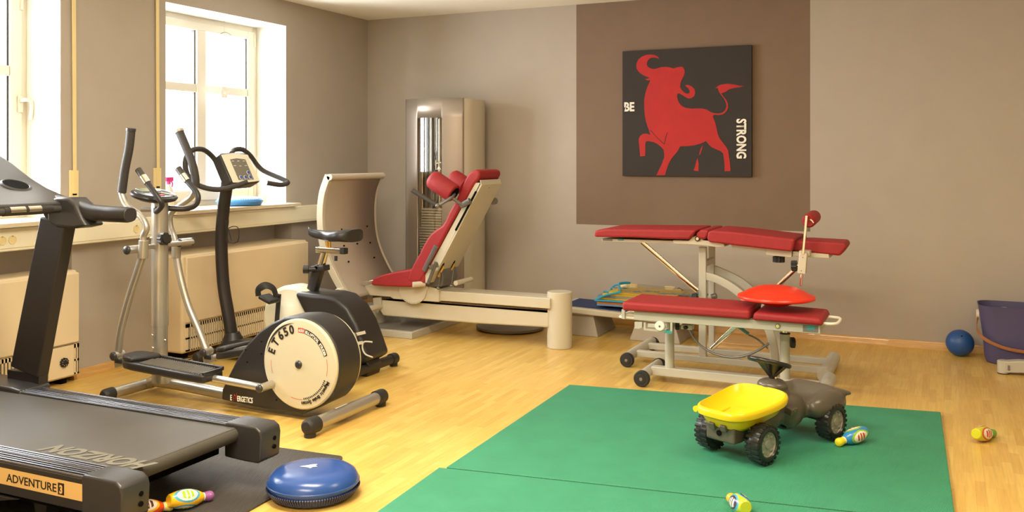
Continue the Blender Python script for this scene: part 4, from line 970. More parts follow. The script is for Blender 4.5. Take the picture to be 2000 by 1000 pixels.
    for a, b in ((667, 448), (717, 442), (698, 476), (723, 474), (672, 480), (731, 503), (681, 511)):
        v = Xp(a, b, -4.19); zz = v.z; xs_ = min(sp, key=lambda p: abs(p.z-zz)).x; v = Xp(a, b, xs_+.011); cyl(bm, v-Vector((.004, 0, 0)), v+Vector((.004, 0, 0)), .0065, 12)
    part('bolt_holes', bm, 'dark', fp)
    c = Yp(663, 572, y0-.03); bm = B(); cyl(bm, (c.x, y0-.05, c.z), (c.x, y0+.02, c.z), .036, 30, .006); part('plate_knob', bm, 'mcream', t)
    c = Yp(693, 609, y0); bm = B(); cyl(bm, (c.x, y0-.02, c.z), (c.x, y0+.06, c.z), .034, 26, .005); tube(bm, [(c.x+.03, y0+.04, c.z), (c.x+.03, 6.2, c.z)], .022, 20); part('plate_axle', bm, 'mcream', t)
    bm = B(); pix(bm, [(728, 582), (744, 580), (745, 598), (737, 612), (730, 600)], 5.94, 5.955); part('axle_bracket', bm, 'mcream2', t, bevel=.002)
    return t
LP = legpress()
def tower():
    t = LP
    xa, xb = Yp(793, 300, 6.62).x, Yp(905, 300, 6.62).x; zt = Yp(850, 192, 6.58).z; zb = .0512
    def fy(x): u = (x-xa)/(xb-xa)*2-1; return 6.555+.075*u*u
    wa, wb = Yp(815, 300, 6.56).x, Yp(863, 300, 6.56).x; wz1 = Yp(840, 230, 6.56).z; wz0 = .30
    N = 40; xs = [xa+(xb-xa)*i/N for i in range(N+1)]
    xs += [wa, wb]; xs = sorted(xs); zs = [zb, wz0, wz1, zt]
    bm = B()
    V = [[bm.verts.new((x, fy(x), z)) for z in zs] for x in xs]
    for i in range(len(xs)-1):
        for j in range(3):
            if j == 1 and xs[i] >= wa-1e-6 and xs[i+1] <= wb+1e-6: continue
            bm.faces.new((V[i][j], V[i+1][j], V[i+1][j+1], V[i][j+1]))
    p = part('front_panel', bm, 'mgrey', t, solid=.02)
    bm = B(); pts = [(xa-.004, fy(xa)-.008), (xa+.015, fy(xa)-.004), (xa+.015, 6.97), (xa-.004, 6.97)]; prism(bm, [(a, b, zb) for a, b in pts], (0, 0, zt-zb)); part('left_side', bm, 'mcream', t, bevel=.003)
    pts = [(xb+.002, fy(xb)-.004), (xb+.030, fy(xb)+.02), (xb+.048, fy(xb)+.07), (xb+.052, 6.84), (xb+.04, 6.93), (xb+.0, 6.97), (xb-.02, 6.97), (xb-.02, fy(xb)+.02)]
    bm = B(); prism(bm, [(a, b, zb) for a, b in pts], (0, 0, zt-zb-.006)); part('right_side', bm, 'mcream', t, angle=50)
    bm = B(); prism(bm, [(xa+.015, fy(xa)+.012, zt-.012)]+[(x, fy(x)+.014, zt-.012) for x in xs[2:-2]]+[(xb-.02, 6.97, zt-.012), (xa+.015, 6.97, zt-.012)], (0, 0, .012)); part('top_cap', bm, 'mcream2', t)
    bm = B(); box(bm, (xa+.015, xb-.02), (6.96, 6.97), (zb, zt-.012)); part('back_panel', bm, 'mgrey', t)
    bm = B(); box(bm, (wa-.03, wb+.03), (6.80, 6.81), (wz0-.1, wz1+.05)); part('inner_back', bm, 'black', t)
    bm = B(); box(bm, (wa-.03, wa-.02), (6.62, 6.80), (wz0, wz1+.05)); part('inner_reflection', bm, 'white', t)  # white strip paints the light reflected inside the tower
    for a, r_, m_ in ((825, .018, 'chrome'), (836, .010, 'black2'), (843, .012, 'steelgrey'), (853, .012, 'black'), (859, .014, 'chrome')):
        x = Yp(a, 300, 6.68).x
        bm = B(); cyl(bm, (x, 6.68, wz0-.05), (x, 6.68, wz1+.03), r_, 16); part('guide_rod', bm, m_, t)
    n = 16; za = Yp(840, 592, 6.66).z; zk = Yp(840, 444, 6.66).z; zu = Yp(840, 406, 6.66).z
    k = 0; z = za
    h = .022
    while z < zu:
        w0, w1 = (820, 866) if z < zk else (826, 866)
        bm = B(); box(bm, (Yp(w0, 500, 6.65).x, Yp(w1, 500, 6.65).x), (6.62, 6.75), (z, z+h*.72)); part('weight_plate', bm, 'weights', t, bevel=.002); z += h
    # stickers of simple white figures
    bm = B(); y = 6.60
    for cz in (322, 352):
        c = Yp(857, cz, y)
        ball(bm, c+Vector((.0, 0, .035)), .008, sy=.1, n=10)
        for a, b in (((0, .025), (0, -.01)), ((-.022, .012), (.022, .02)), ((0, -.01), (-.016, -.04)), ((0, -.01), (.016, -.038))):
            bar(bm, c+Vector((a[0], 0, a[1])), c+Vector((b[0], 0, b[1])), .002, .008, up=(1, 0, .3))
        bar(bm, c+Vector((-.027, 0, -.04)), c+Vector((-.027, 0, .04)), .002, .008, up=(1, 0, .3))
    part('exercise_pictogram', bm, 'whiteink', t)
    bm = B(); box(bm, (wa, wb), (fy(wa)-.002, fy(wa)+.0), (wz0, wz1)); bm.free()
    bm = B(); V = [[bm.verts.new((x, fy(x)-.004, z)) for z in (wz0, wz1)] for x in [wa+(wb-wa)*i/8 for i in range(9)]]
    for i in range(8): bm.faces.new((V[i][0], V[i+1][0], V[i+1][1], V[i][1]))
    part('clear_window', bm, 'film', t)
    o = Yp(795, 209, fy(xa)-.012)
    part('lettering', text_bm('FREI', .045, frame((xa+.014, fy(xa)-.016, o.z), (xb-xa, -.25*(xb-xa)*.55, 0), (0, 0, 1)), sx=.70, bold=.001), 'whiteink', p, angle=180)
tower()
bm = B(); c = Zp(990, 645, 0); lathe(bm, [(.0, 0), (.235, 0), (.262, .012), (.265, .03), (.24, .042), (0, .045)], (c.x, c.y+.06, 0), (0, 0, 1), 48)
single('balance_disc', bm, 'greyplast', 'flat dark grey disc on the floor under the leg press rail', 'disc', (c.x, c.y+.06, 0))
# ================================================================ TREATMENT TABLES
def castor(t, x, y, r, w, s):
    bm = B(); lathe(bm, [(0, 0), (r*.55, 0), (r*.6, .003), (r*.9, .003), (r, .009), (r, w-.009), (r*.9, w), (0, w)], (x, y, r), (0, s, 0), 36); k = part('wheel', bm, 'rubber', t)
    bm = B(); lathe(bm, [(r*.22, 0), (r*.2, .003), (0, .004)], (x, y, r), (0, -s, 0), 16); part('wheel_hub', bm, 'greyplast', k)
def low_table():
    t = thing('treatment_table', 'low treatment table with flat red two-part pad and four-column metal frame', 'treatment table', (-1.1, 5.34, 0), group='red padded treatment tables')
    yn = 5.10
    # T foot left with wheels
    bm = B(); tube(bm, [(-1.59, 5.20, .062), (-1.59, 5.56, .062)], .030, 24); part('cross_foot', bm, 'mcream2', t)
    castor(t, -1.59, 5.175, .047, .040, 1); castor(t, -1.59, 5.575, .047, .040, -1)
    bm = B(); tube(bm, [(-.60, 5.31, .045), (-.60, 5.66, .045)], .038, 24); part('cross_foot', bm, 'mcream2', t)
    bm = B(); box(bm, (-1.57, -.62), (5.31, 5.37), (.045, .095)); part('base_beam', bm, 'mcream2', t, bevel=.004)
    def zt(px_, py_, y): return Yp(px_, py_, y).z
    xl = Yp(1308, 700, 5.34).x; xr = Yp(1533, 700, 5.34).x
    zr = Yp(1400, 626, yn).z; zb = Yp(1240, 612, yn).z
    for x, top in ((xl, .385), (xr, .345)):
        bm = B(); cyl(bm, (x, 5.34, .09), (x, 5.34, top), .027, 28); part('column', bm, 'mcream2', t)
        bm = B(); cyl(bm, (x, 5.34, top), (x, 5.34, top+.006), .029, 28); part('column_ring', bm, 'rubber', t)
        bm = B(); cyl(bm, (x, 5.34, top), (x, 5.34, .43), .017, 24); part('inner_column', bm, 'chrome', t)
        bm = B(); knob(bm, (x+.028, 5.36, top-.05 if x > -1 else .345), (1, .4, 0), .028, .022, 8); part('clamp_knob', bm, 'rubber', t)
    # rails
    z1, z0 = Yp(1400, 619, yn).z, Yp(1400, 637, yn).z
    xa, xb = Yp(1238, 620, yn).x, Yp(1602, 630, yn).x
    dz = Yp(1240, 611, yn).z - Yp(1600, 634, yn).z
    for y in (yn, 5.34):
        bm = B(); box(bm, (xa, xb), (y, y+.035), (z0, z1)); k = part('side_rail', bm, 'mcream2', t, bevel=.003)
        if y == yn:
            c = Yp(1519, 634, yn); bm = B(); cyl(bm, (c.x, yn-.004, (z0+z1)/2), (c.x, yn+.001, (z0+z1)/2), .0135, 24); part('rail_bolt', bm, 'greyplast', k); bm = B(); cyl(bm, (c.x, yn-.006, (z0+z1)/2), (c.x, yn-.003, (z0+z1)/2), .009, 20); part('bolt_head', bm, 'chrome', k)
            c = Yp(1585, 636, yn); bm = B(); box(bm, (Yp(1568, 636, yn).x, Yp(1598, 636, yn).x), (yn-.0012, yn), (z0+.006, z1-.008)); part('maker_label', bm, 'greyplast', k)
            bm = B(); box(bm, (c.x-.025, c.x+.015), (yn-.002, yn-.001), (z0+.018, z1-.010)); part('label_print', bm, 'teal', k)
    for x in (xa, xb-.035, xl, xr): bm = B(); box(bm, (x-.0, x+.035), (yn+.03, 5.345), (z0+.004, z1-.004)); part('cross_member', bm, 'mcream2', t)
    # pads
    q = lambda l, y=5.02: [Yp(a, b, y) for a, b in l]
    zp0 = z1+.003; zp1 = zp0+.052
    xa2, xm, xm2, xc = Yp(1210, 605, 5.02).x, Yp(1462, 612, 5.02).x, Yp(1466, 612, 5.02).x, Yp(1606, 620, 5.02).x
    bm = B(); pts = [(xa2, 5.05), (xa2-.0, 5.09), (xa2+.0, 5.62), (xa2+.0, 5.66), (xm, 5.66), (xm, 5.05)]
    prism(bm, [(xa2, 5.06, zp0), (xm, 5.06, zp0), (xm, 5.41, zp0), (xa2+.0, 5.41, zp0)], (0, 0, zp1-zp0)); part('long_pad', bm, 'red', t, bevel=.017, seg=5)
    bm = B(); pxz(bm, [(xm2, zp0-.002), (xm2+.008, zp1-.010), (xc-.012, zp1-.018), (xc, zp0-.004)], 5.06, 5.41); part('head_pad', bm, 'red', t, bevel=.016, seg=5)
    # under pad brackets
    bm = B(); box(bm, (Yp(1214, 620, yn).x, Yp(1220, 620, yn).x), (yn, yn+.02), (z0+.0, zp0)); box(bm, (xm-.03, xm-.0), (yn+.02, 5.34), (z1-.01, zp0)); part('pad_bracket', bm, 'mcream2', t)
    # end handles
    a = Yp(1604, 636, yn+.02); 
    zz = Yp(1630, 632, yn+.05).z
    x0, x1 = a.x, Yp(1637, 630, yn+.1).x
    bm = B(); tube(bm, [(x0, yn+.03, zz), (x1-.03, yn+.03, zz), (x1, yn+.07, zz), (x1, 5.31, zz), (x1-.03, 5.35, zz), (x0, 5.35, zz)], .008, 14, sm=3); part('end_handle', bm, 'whiteink', t)
    x1 = Yp(1206, 628, yn).x; bm = B(); tube(bm, [(xa, yn+.03, z0+.005), (x1+.02, yn+.03, z0+.005), (x1, yn+.06, z0+.005), (x1, 5.31, z0+.005), (x1+.02, 5.35, z0+.005), (xa, 5.35, z0+.005)], .007, 14, sm=3); part('end_handle', bm, 'whiteink', t)
    bm = B(); pix(bm, [(1239, 629), (1254, 629), (1254, 640), (1248, 643), (1239, 642)], yn+.003, yn+.035); part('rail_end_block', bm, 'mcream2', t, bevel=.002)
    bm = B(); c = Yp(1290, 636, yn); cyl(bm, (c.x, yn-.02, c.z), (c.x, yn+.0, c.z), .028, 30, .004); k = part('adjust_wheel', bm, 'whiteink', t)
    bm = B(); ball(bm, (c.x, yn-.021, c.z), .006, n=10); part('wheel_nut', bm, 'steelgrey', k)
    bm = B(); pix(bm, [(1257, 630), (1261, 630), (1261, 642), (1309, 646), (1309, 630), (1313, 630), (1313, 651), (1257, 645)], yn+.0, yn+.01); pix(bm, [(1265, 632), (1302, 633), (1302, 641), (1265, 639)], yn+.004, yn+.014); part('latch_plate', bm, 'mcream2', t, bevel=.001)
    bm = B(); pix(bm, [(1300, 645), (1312, 647), (1312, 652), (1296, 650)], yn-.002, yn+.03); part('green_clip', bm, 'teal', t)
    bm = B(); pix(bm, [(1330, 634), (1352, 635), (1352, 645), (1330, 643)], 5.2, 5.25); part('valve_block', bm, 'mcream2', t, bevel=.003)
    bm = B(); cyl(bm, Yp(1337, 640, 5.19), Yp(1341, 640, 5.19)+Vector((0, .02, 0)), .011, 14); part('valve', bm, 'rubber', t)
    # curved spring steel rod
    bm = B(); tube(bm, [Yp(a, b, 5.22) for a, b in [(1345, 640), (1352, 655), (1365, 672), (1385, 686), (1405, 694), (1430, 698), (1455, 695), (1478, 686), (1502, 671)]], .0065, 12, sm=4); part('curved_rod', bm, 'steelgrey', t)
    bm = B(); bar(bm, Yp(1462, 652, 5.35), Yp(1440, 636, 5.35), .012, .035, up=(0, 1, 0)); part('brace_plate', bm, 'teal', t)
    bm = B(); tube(bm, [Yp(1462, 654, 5.35), Yp(1480, 663, 5.35), (Yp(1500, 681, 5.35))], .005, 10, sm=3); part('brace_rod', bm, 'steelgrey', t)
    return zp1
ZLOW = low_table()
def high_table():
    t = thing('treatment_table', 'raised treatment table with stepped red pads, gas struts and an arched metal column', 'treatment table', (-1.2, 5.91, 0), group='red padded treatment tables')
    ym = 5.91
    bm = B(); tube(bm, [(-1.825, 5.66, .062), (-1.825, 6.20, .062)], .032, 24); part('cross_foot', bm, 'mcream2', t)
    castor(t, -1.825, 5.625, .045, .042, 1); castor(t, -1.825, 6.235, .045, .042, -1)
    xr = -.64
    bm = B(); tube(bm, [(xr, 5.72, .045), (xr, 6.26, .045)], .040, 24); part('cross_foot', bm, 'mcream2', t)
    for y in (5.78, 6.04):
        bm = B(); box(bm, (-1.80, xr), (y-.022, y+.022), (.045, .085)); part('base_beam', bm, 'mcream2', t, bevel=.004)
    xn0, xn1 = Yp(1366, 600, 5.78).x, Yp(1380, 600, 5.78).x; zt = Yp(1372, 482, 5.78).z
    bm = B(); box(bm, (xn0, xn1), (5.76, 5.80), (.085, zt)); part('post', bm, 'mcream2', t, bevel=.003)
    xf0, xf1 = Yp(1385, 600, 6.04).x, Yp(1396, 600, 6.04).x
    bm = B(); box(bm, (xf0, xf1), (6.02, 6.06), (.085, zt)); part('post', bm, 'mcream2', t, bevel=.003)
    for z in (Yp(1383, 512, 5.9).z, Yp(1383, 590, 5.9).z):
        bm = B(); box(bm, (xn0+.01, xn1-.005), (5.80, 6.02), (z-.018, z+.018)); part('post_brace', bm, 'mcream2', t, bevel=.003)
    for y, pp in ((5.78, [(1376, 538), (1400, 545), (1425, 558), (1450, 577), (1475, 603), (1496, 632), (1508, 662), (1514, 700)]), (6.04, [(1392, 524), (1420, 536), (1445, 549), (1468, 568), (1490, 593), (1508, 622), (1519, 655), (1523, 690)])):
        bm = B(); P = smooth_path(P3(pp, y), 5); P[-1].z = .08; sweep(bm, P, rrect(.05, .030), up=(0, 1, 0)); part('arched_brace', bm, 'mcream2', t, bevel=.002)
    # top frame
    yn = 5.66
    bm = B(); pix(bm, [(1175, 466), (1340, 471), (1340, 476), (1175, 471)], yn+.02, 6.0, yn+.02); f = part('left_frame', bm, 'mcream', t, bevel=.002)
    bm = B(); pix(bm, [(1177, 466), (1196, 466.7), (1196, 470.5), (1177, 470)], yn+.017, yn+.02); part('maker_label', bm, 'greyplast', f)
    bm = B(); pix(bm, [(1207-0, 466.5), (1218, 467), (1218, 469.8), (1207, 469.4)], yn+.017, yn+.02); part('label_print', bm, 'teal', f)
    bm = B(); pix(bm, [(1314, 469), (1345, 470), (1352, 463), (1362, 460), (1370, 461), (1373, 469), (1395, 472), (1413, 474), (1416, 482), (1400, 483), (1370, 479), (1315, 476)], yn, 6.03); h = part('hinge_frame', bm, 'mcream', t, bevel=.004)
    c = Yp(1363, 466, yn); bm = B(); cyl(bm, (c.x, yn-.010, c.z), (c.x, yn, c.z), .0165, 24); part('hinge_washer', bm, 'rubber', h); bm = B(); cyl(bm, (c.x, yn-.016, c.z), (c.x, yn-.01, c.z), .009, 18); part('hinge_bolt', bm, 'chrome', h)
    bm = B(); pix(bm, [(1428, 478), (1496, 485), (1496, 492), (1430, 485)], yn+.03, 5.99, yn+.03); part('right_frame', bm, 'mcream', t, bevel=.002)
    bm = B(); pix(bm, [(1496, 485), (1546, 490), (1546, 503), (1496, 498)], yn+.02, 6.0, yn+.02); part('right_frame', bm, 'mcream', t, bevel=.003)
    bm = B(); pix(bm, [(1548, 491), (1618, 497), (1620, 505), (1548, 500)], yn+.03, 5.99, yn+.03); part('head_frame', bm, 'mcream', t, bevel=.003)
    # pads
    ya, yb = 5.62, 6.05
    bm = B(); pix(bm, [(1160, 463), (1160, 452), (1168, 449), (1185, 447), (1360, 449), (1356, 456), (1346, 468), (1300, 467), (1230, 464)], ya, yb); part('leg_pad', bm, 'red', t, bevel=.016, seg=5)
    bm = B(); pix(bm, [(1362, 466), (1358, 457), (1368, 449), (1384, 449), (1384, 455), (1378, 468)], ya+.01, yb-.01); part('wedge_pad', bm, 'red', t, bevel=.014, seg=5)
    bm = B(); pix(bm, [(1380, 466), (1383, 452), (1392, 450), (1440, 453.5), (1552, 467), (1550, 478), (1546, 492), (1440, 480), (1384, 473)], ya, yb); part('back_pad', bm, 'red', t, bevel=.016, seg=5)
    bm = B(); pix(bm, [(1546, 489), (1548, 470), (1580, 470), (1650, 474), (1654, 482), (1641, 500), (1600, 496)], ya+.09, yb-.09); part('head_pad', bm, 'red', t, bevel=.016, seg=5)
    # struts
    for a, b, y in (((1254, 473), (1362, 568), 5.72), ((1556, 523), (1390, 682), 5.86)):
        bm = B(); p0, p1 = Yp(a[0], a[1], y), Yp(b[0], b[1], y); bar(bm, p0, p1, .028, .018, up=(0, 1, 0)); part('strut', bm, 'chrome', t)
        bm = B(); bar(bm, p0+(p1-p0)*.02+Vector((0, .03, -.012)), p0+(p1-p0)*.22+Vector((0, .03, -.012)), .012, .012); part('strut_rod', bm, 'chrome', t)
    bm = B(); c = Yp(1359, 582, 5.74); knob(bm, c+Vector((-.02, 0, 0)), (1, 0, .2), .024, .03); part('strut_knob', bm, 'rubber', t)
    bm = B(); c = Yp(1390, 580, 5.86); cyl(bm, c, c+Vector((.03, 0, .01)), .018, 18); bar(bm, c+Vector((.0, 0, -.01)), c+Vector((.01, 0, -.05)), .03, .03); part('post_handle', bm, 'steelgrey', t)
    # side arm rest holder with roll
    yr = 5.60
    bm = B(); a, b = Yp(1576, 421, yr), Yp(1569, 497, yr); bar(bm, a, b, .014, .036, up=(0, 1, 0)); part('roll_post', bm, 'chrome', t, bevel=.002)
    bm = B(); pix(bm, [(1561, 494), (1576, 495), (1573, 536), (1557, 534)], yr-.015, yr+.04); k = part('clamp_block', bm, 'mcream', t, bevel=.004)
    bm = B()
    for a, b in ((1568, 503), (1565, 529)): c = Yp(a, b, yr-.016); cyl(bm, c, c+Vector((0, .004, 0)), .0035, 10)
    part('block_screw', bm, 'greyplast', k)
    bm = B(); a, b = Yp(1566, 535, yr), Yp(1564, 558, yr); bar(bm, a, b, .014, .032, up=(0, 1, 0)); part('roll_post_end', bm, 'chrome', t)
    bm = B(); box(bm, (a.x-.02, a.x+.04), (yr+.03, 5.75), (.755, .785)); part('clamp_arm', bm, 'mcream', t, bevel=.003)
    bm = B(); c = Yp(1546, 519, yr+.02); knob(bm, c, (1, 0, .05), .029, .03, 9); part('clamp_knob', bm, 'rubber', t)
    bm = B(); c = Yp(1555, 518, yr+.02); cyl(bm, c-Vector((.01, 0, 0)), c+Vector((.02, 0, 0)), .007, 10); part('knob_screw', bm, 'chrome', t)
    bm = B(); c = Yp(1521, 512, 5.75); knob(bm, c, (0, 0, 1), .033, .034, 10); part('lower_knob', bm, 'rubber', t)
    p0 = Yp(1579, 432, yr+.015); p1 = p0+Vector((.0, .27, .012)); ax = (p1-p0).normalized(); L = (p1-p0).length; r = .040
    bm = B(); lathe(bm, [(0, -.004), (r*.3, 0), (r*.75, -.004), (r*.97, .008), (r, .02), (r, L-.02), (r*.96, L-.005), (r*.6, L), (0, L)], p0, ax, 36); k = part('support_roll', bm, 'red', t)
    bm = B(); tube(bm, [p0+Vector((.012, -.012, .01)), p0+Vector((.022, -.016, .004)), p0+Vector((.030, -.012, -.008))], .0035, 8, sm=3); part('cord_end', bm, 'whiteink', k)
high_table()
# wobble board on low table
c = Zp(1517, 600, ZLOW+.045)
c = Vector((-.775*1.0, 5.42, ZLOW+.002))
pr = [(0, .0), (.05, .002), (.09, .018), (.12, .036), (.195, .040), (.207, .044), (.210, .052), (.206, .060), (.185, .068), (.15, .088), (.11, .104), (.07, .112), (.03, .115), (0, .115)]
c0 = Yp(1516, 606, 5.26)
bm = B(); lathe(bm, pr, (c0.x, 5.26, ZLOW+.001), (0, -.0, 1), 72)
single('wobble_board', bm, 'redboard', 'round orange-red plastic board with domed top resting on the low treatment table', 'wobble board', (c0.x, 5.26, ZLOW+.001))
# ================================================================ GREEN MATS
far = [Zp(1112, 751, .02), Zp(872, 912, .02), Zp(1685, 1000, .02), Zp(1864, 1000, .02), Zp(1837, 804.4, .02)]
A_, B__, D_, E_ = far[0], far[1], far[4], far[3]
seam_dir = (Zp(1685, 1000, .02)-Zp(872, 912, .02)); ed = (E_-D_); 
# intersection of seam with the right edge
def isect(p, d, q, e):
    den = d.x*e.y-d.y*e.x; s = ((q.x-p.x)*e.y-(q.y-p.y)*e.x)/den; return p+d*s
R_ = isect(B__, seam_dir, D_, ed)
def slab(pts, name, lab, z0=.001, z1=.02):
    bm = B(); prism(bm, [(p.x, p.y, z0) for p in pts], (0, 0, z1-z0)); c = sum(pts, Vector())/len(pts)
    single(name, bm, 'green', lab, 'mat', (c.x, c.y, 0), group='green gym mats', bevel=.003)
slab([A_, D_, R_, B__], 'gym_mat', 'green ribbed gym mat that carries the toy dumper')
dn = (R_-B__).normalized(); pn = Vector((dn.y, -dn.x, 0)) 
if pn.y > 0: pn = -pn
Ls = Zp(860, 913, .02)-B__; L0 = B__+pn*.013+dn*(-.028); R0 = R_+pn*.013+dn*(-.0)
dl = (Zp(738, 1000, .02)-Zp(860, 913, .02)).normalized()
slab([L0, R0, R0+dl*1.5, L0+dl*1.5], 'gym_mat', 'green gym mat nearest the camera with the orange-headed toy pin on it')
# ================================================================ AIR CUSHIONS
def cushion(lab, c, r, h, m, group, bumps=False):
    t = thing('air_cushion', lab, 'balance cushion', c, group=group); c = Vector(c)
    bm = B(); lathe(bm, [(0, .006), (r*.6, .002), (r*.86, 0), (r*.93, h*.10), (r*.97, h*.35), (r, h*.46), (r, h*.52), (r*.985, h*.62), (r*.93, h*.78), (r*.82, h*.90), (r*.6, h*.98), (r*.3, h), (0, h)], c, (0, 0, 1), 80); b = part('cushion_body', bm, m, t)
    bm = B(); lathe(bm, [(r*.995, h*.45), (r*1.012, h*.47), (r*1.012, h*.52), (r*.995, h*.54)], c, (0, 0, 1), 80); part('rim_seam', bm, m, b)
    if bumps:
        bm = B()
        for ring in range(1, 12):
            rr = r*.9*ring/11; n = int(2*math.pi*rr/.017)
            for k in range(n):
                a = 2*math.pi*(k+.5*(ring % 2))/n; u = rr/r; hz = h*(1-.0*u)-h*.10*max(0, (u-.6)/.3) if u < .9 else h*.8
                hz = h*(1 if u < .3 else 1-.02*(u-.3)/.3 if u < .6 else .98-.08*(u-.6)/.22 if u < .82 else .90-.12*(u-.82)/.11)
                lathe(bm, [(.0045, -.002), (.003, .004), (0, .0045)], c+Vector((rr*math.cos(a), rr*math.sin(a), hz)), (0, 0, 1), 6)
        part('massage_bumps', bm, 'white', b, kind='stuff')
    else:
        bm = B()
        for k in range(110):
            a = 2*math.pi*k/110; p = c+Vector((r*.945*math.cos(a), r*.945*math.sin(a), h*.22)); bar(bm, p-Vector((.006*math.cos(a), .006*math.sin(a), h*.14)), p+Vector((.012*math.cos(a), .012*math.sin(a), h*.12)), .006, .006)
        part('rim_ribs', bm, 'blued', b)
    return t, b
cc = Zp(612, 938, .06)
t, b = cushion('dark blue glossy air cushion on the floor at the corner of the black mat', (cc.x, cc.y, .008), .178, .105, 'blue', 'round blue air cushions')
bm = B(); o = Vector((cc.x-.02, cc.y+.0, .1135))
prism(bm, [o+Vector(v) for v in ((-.030, -.02, 0), (-.01, .002, 0), (.0, .018, 0), (.018, .03, 0), (.02, .012, 0), (.034, .008, 0), (.02, -.006, 0), (.022, -.02, 0), (.004, -.016, 0))], (0, 0, .001)); part('worn_print', bm, 'whiteink', b)
sc = Xp(467, 389, -4.78); cushion('light blue knobbly air cushion on the window sill behind the bike post', (-4.775, sc.y, WZ[0]+.002), .172, .062, 'bluel', 'round blue air cushions', True)
# ================================================================ RIDE-ON DUMPER
def dumper():
    O = Vector((-.712, 4.335, .0215)); f = Vector((-.427, -.904, 0)).normalized(); l = Vector((.904, -.427, 0)).normalized()
    def G(x, y, z): return O+f*x+l*y+Vector((0, 0, z))
    t = thing('ride_on_toy', 'child ride-on dumper with yellow tipping bowl and grey body standing on the green mat', 'ride-on toy', tuple(O))
    S = [(.375, .045, .11, .160), (.36, .058, .10, .170), (.30, .062, .085, .172), (.22, .062, .08, .172), (.12, .075, .085, .175), (.07, .085, .09, .20), (.03, .082, .095, .262), (-.01, .075, .095, .288), (-.05, .070, .095, .272), (-.09, .078, .10, .228), (-.14, .092, .10, .195), (-.20, .105, .105, .182), (-.26, .118, .12, .198), (-.30, .125, .14, .226), (-.335, .125, .165, .238), (-.365, .13, .185, .222), (-.40, .145, .178, .212), (-.43, .148, .176, .204), (-.445, .135, .178, .200)]
    bm = B(); n = 32
    def sect(s):
        x, w, zb, zt = s; r = []
        for k in range(n):
            a = 2*math.pi*k/n; ca, sa = math.cos(a), math.sin(a); e = .62
            r.append(bm.verts.new(G(x, w*abs(ca)**e*(1 if ca > 0 else -1), (zb+zt)/2+(zt-zb)/2*abs(sa)**e*(1 if sa > 0 else -1))))
        return r
    SS = []
    for i in range(len(S)-1):
        for k in range(4):
            u = k/4; SS.append(tuple(S[i][j]+(S[i+1][j]-S[i][j])*u for j in range(4)))
    SS.append(S[-1]); R = [sect(s) for s in SS]
    for r, q in zip(R, R[1:]):
        for k in range(n): bm.faces.new((r[k], r[(k+1) % n], q[(k+1) % n], q[k]))
    bm.faces.new(R[0]); bm.faces.new(R[-1][::-1])
    rot = Matrix(((f.x, l.x, 0), (f.y, l.y, 0), (0, 0, 1)))
    for s in (-1, 1):
        ball(bm, G(-.28, s*.105, .158), .120, sx=1.15, sy=.52, sz=.56, rot=rot, n=28)      # rear fenders
        ball(bm, G(-.06, s*.065, .16), .085, sx=1.0, sy=.50, sz=.95, rot=rot, n=24)
    ball(bm, G(-.005, 0, .272), .062, sx=1.0, sy=1.2, sz=.50, rot=rot, n=24)
    q = bmesh.ops.create_cube(bm, size=1)['verts']
    for v in q: v.co = G(.345+v.co.x*.07, v.co.y*.15, .125+v.co.z*.08)
    bmesh.ops.recalc_face_normals(bm, faces=bm.faces[:])
    body = part('body', bm, 'truck', t)
    m = body.modifiers.new('fuse', 'REMESH'); m.mode = 'VOXEL'; m.voxel_size = .006; m.use_smooth_shade = True
    m = body.modifiers.new('relax', 'SMOOTH'); m.factor = .6; m.iterations = 9
    bm = B(); cyl(bm, G(.384, 0, .125), G(.389, 0, .125), .012, 16); part('tow_hole', bm, 'dark', body)
    bm = B(); 
    bar(bm, G(.365, -.03, .163), G(.40, -.03, .150), .03, .03); bar(bm, G(.365, .03, .163), G(.40, .03, .150), .03, .03); part('bumper_lug', bm, 'truck', body, bevel=.005)
    for x in (.262, -.27):
        for s in (-1, 1):
            c = G(x, s*.135, .0875); ax = l*s
            bm = B(); r = .083; w = .036
            lathe(bm, [(.045, -w), (.066, -w), (.078, -w*.8), (r, -w*.45), (r, w*.45), (.078, w*.8), (.066, w), (.056, w*.97), (.052, w*.75), (.045, w*.6)], c, ax, 48)
            for k in range(22):
                a = 2*math.pi*k/22; rd = f*math.cos(a)+Vector((0, 0, 1))*math.sin(a); tg = -f*math.sin(a)+Vector((0, 0, 1))*math.cos(a)
                for ss in (-1, 1):
                    p = c+rd*(r*.955)+ax*(ss*w*.50)+tg*(.005*ss); bar(bm, p-ax*(w*.40), p+ax*(w*.40), .013, .010, up=rd)
            tr = part('tyre', bm, 'truckd', t)
            bm = B(); lathe(bm, [(.0, -w*.9), (.047, -w*.9), (.047, w*.55), (.055, w*.62), (.055, w*.80), (.050, w*.84), (.046, w*.66), (.018, w*.66), (.016, w*.80), (.0, w*.82)], c, ax, 40)
            for k in range(8):
                a = 2*math.pi*k/8; rd = f*math.cos(a)+Vector((0, 0, 1))*math.sin(a); bar(bm, c+ax*(w*.62)+rd*.034, c+ax*(w*.62)+rd*.046, .012, .012, up=ax)
            part('wheel_hub', bm, 'hub', tr)
        bm = B(); cyl(bm, G(x, -.12, .0875), G(x, .12, .0875), .012, 14); part('axle', bm, 'truckd', t)
    # steering wheel on a cone column
    c = G(.02, 0, .378); ax = (Vector((0, 0, 1))+f*(-.30)).normalized(); base = G(.0, 0, .296)
    u = l; v = ax.cross(u)
    bm = B(); tube(bm, [c+u*.088*math.cos(a)+v*.088*math.sin(a) for a in [2*math.pi*k/40 for k in range(40)]], .0105, 14, closed=True); sw = part('steering_wheel', bm, 'truckd', t)
    bm = B()
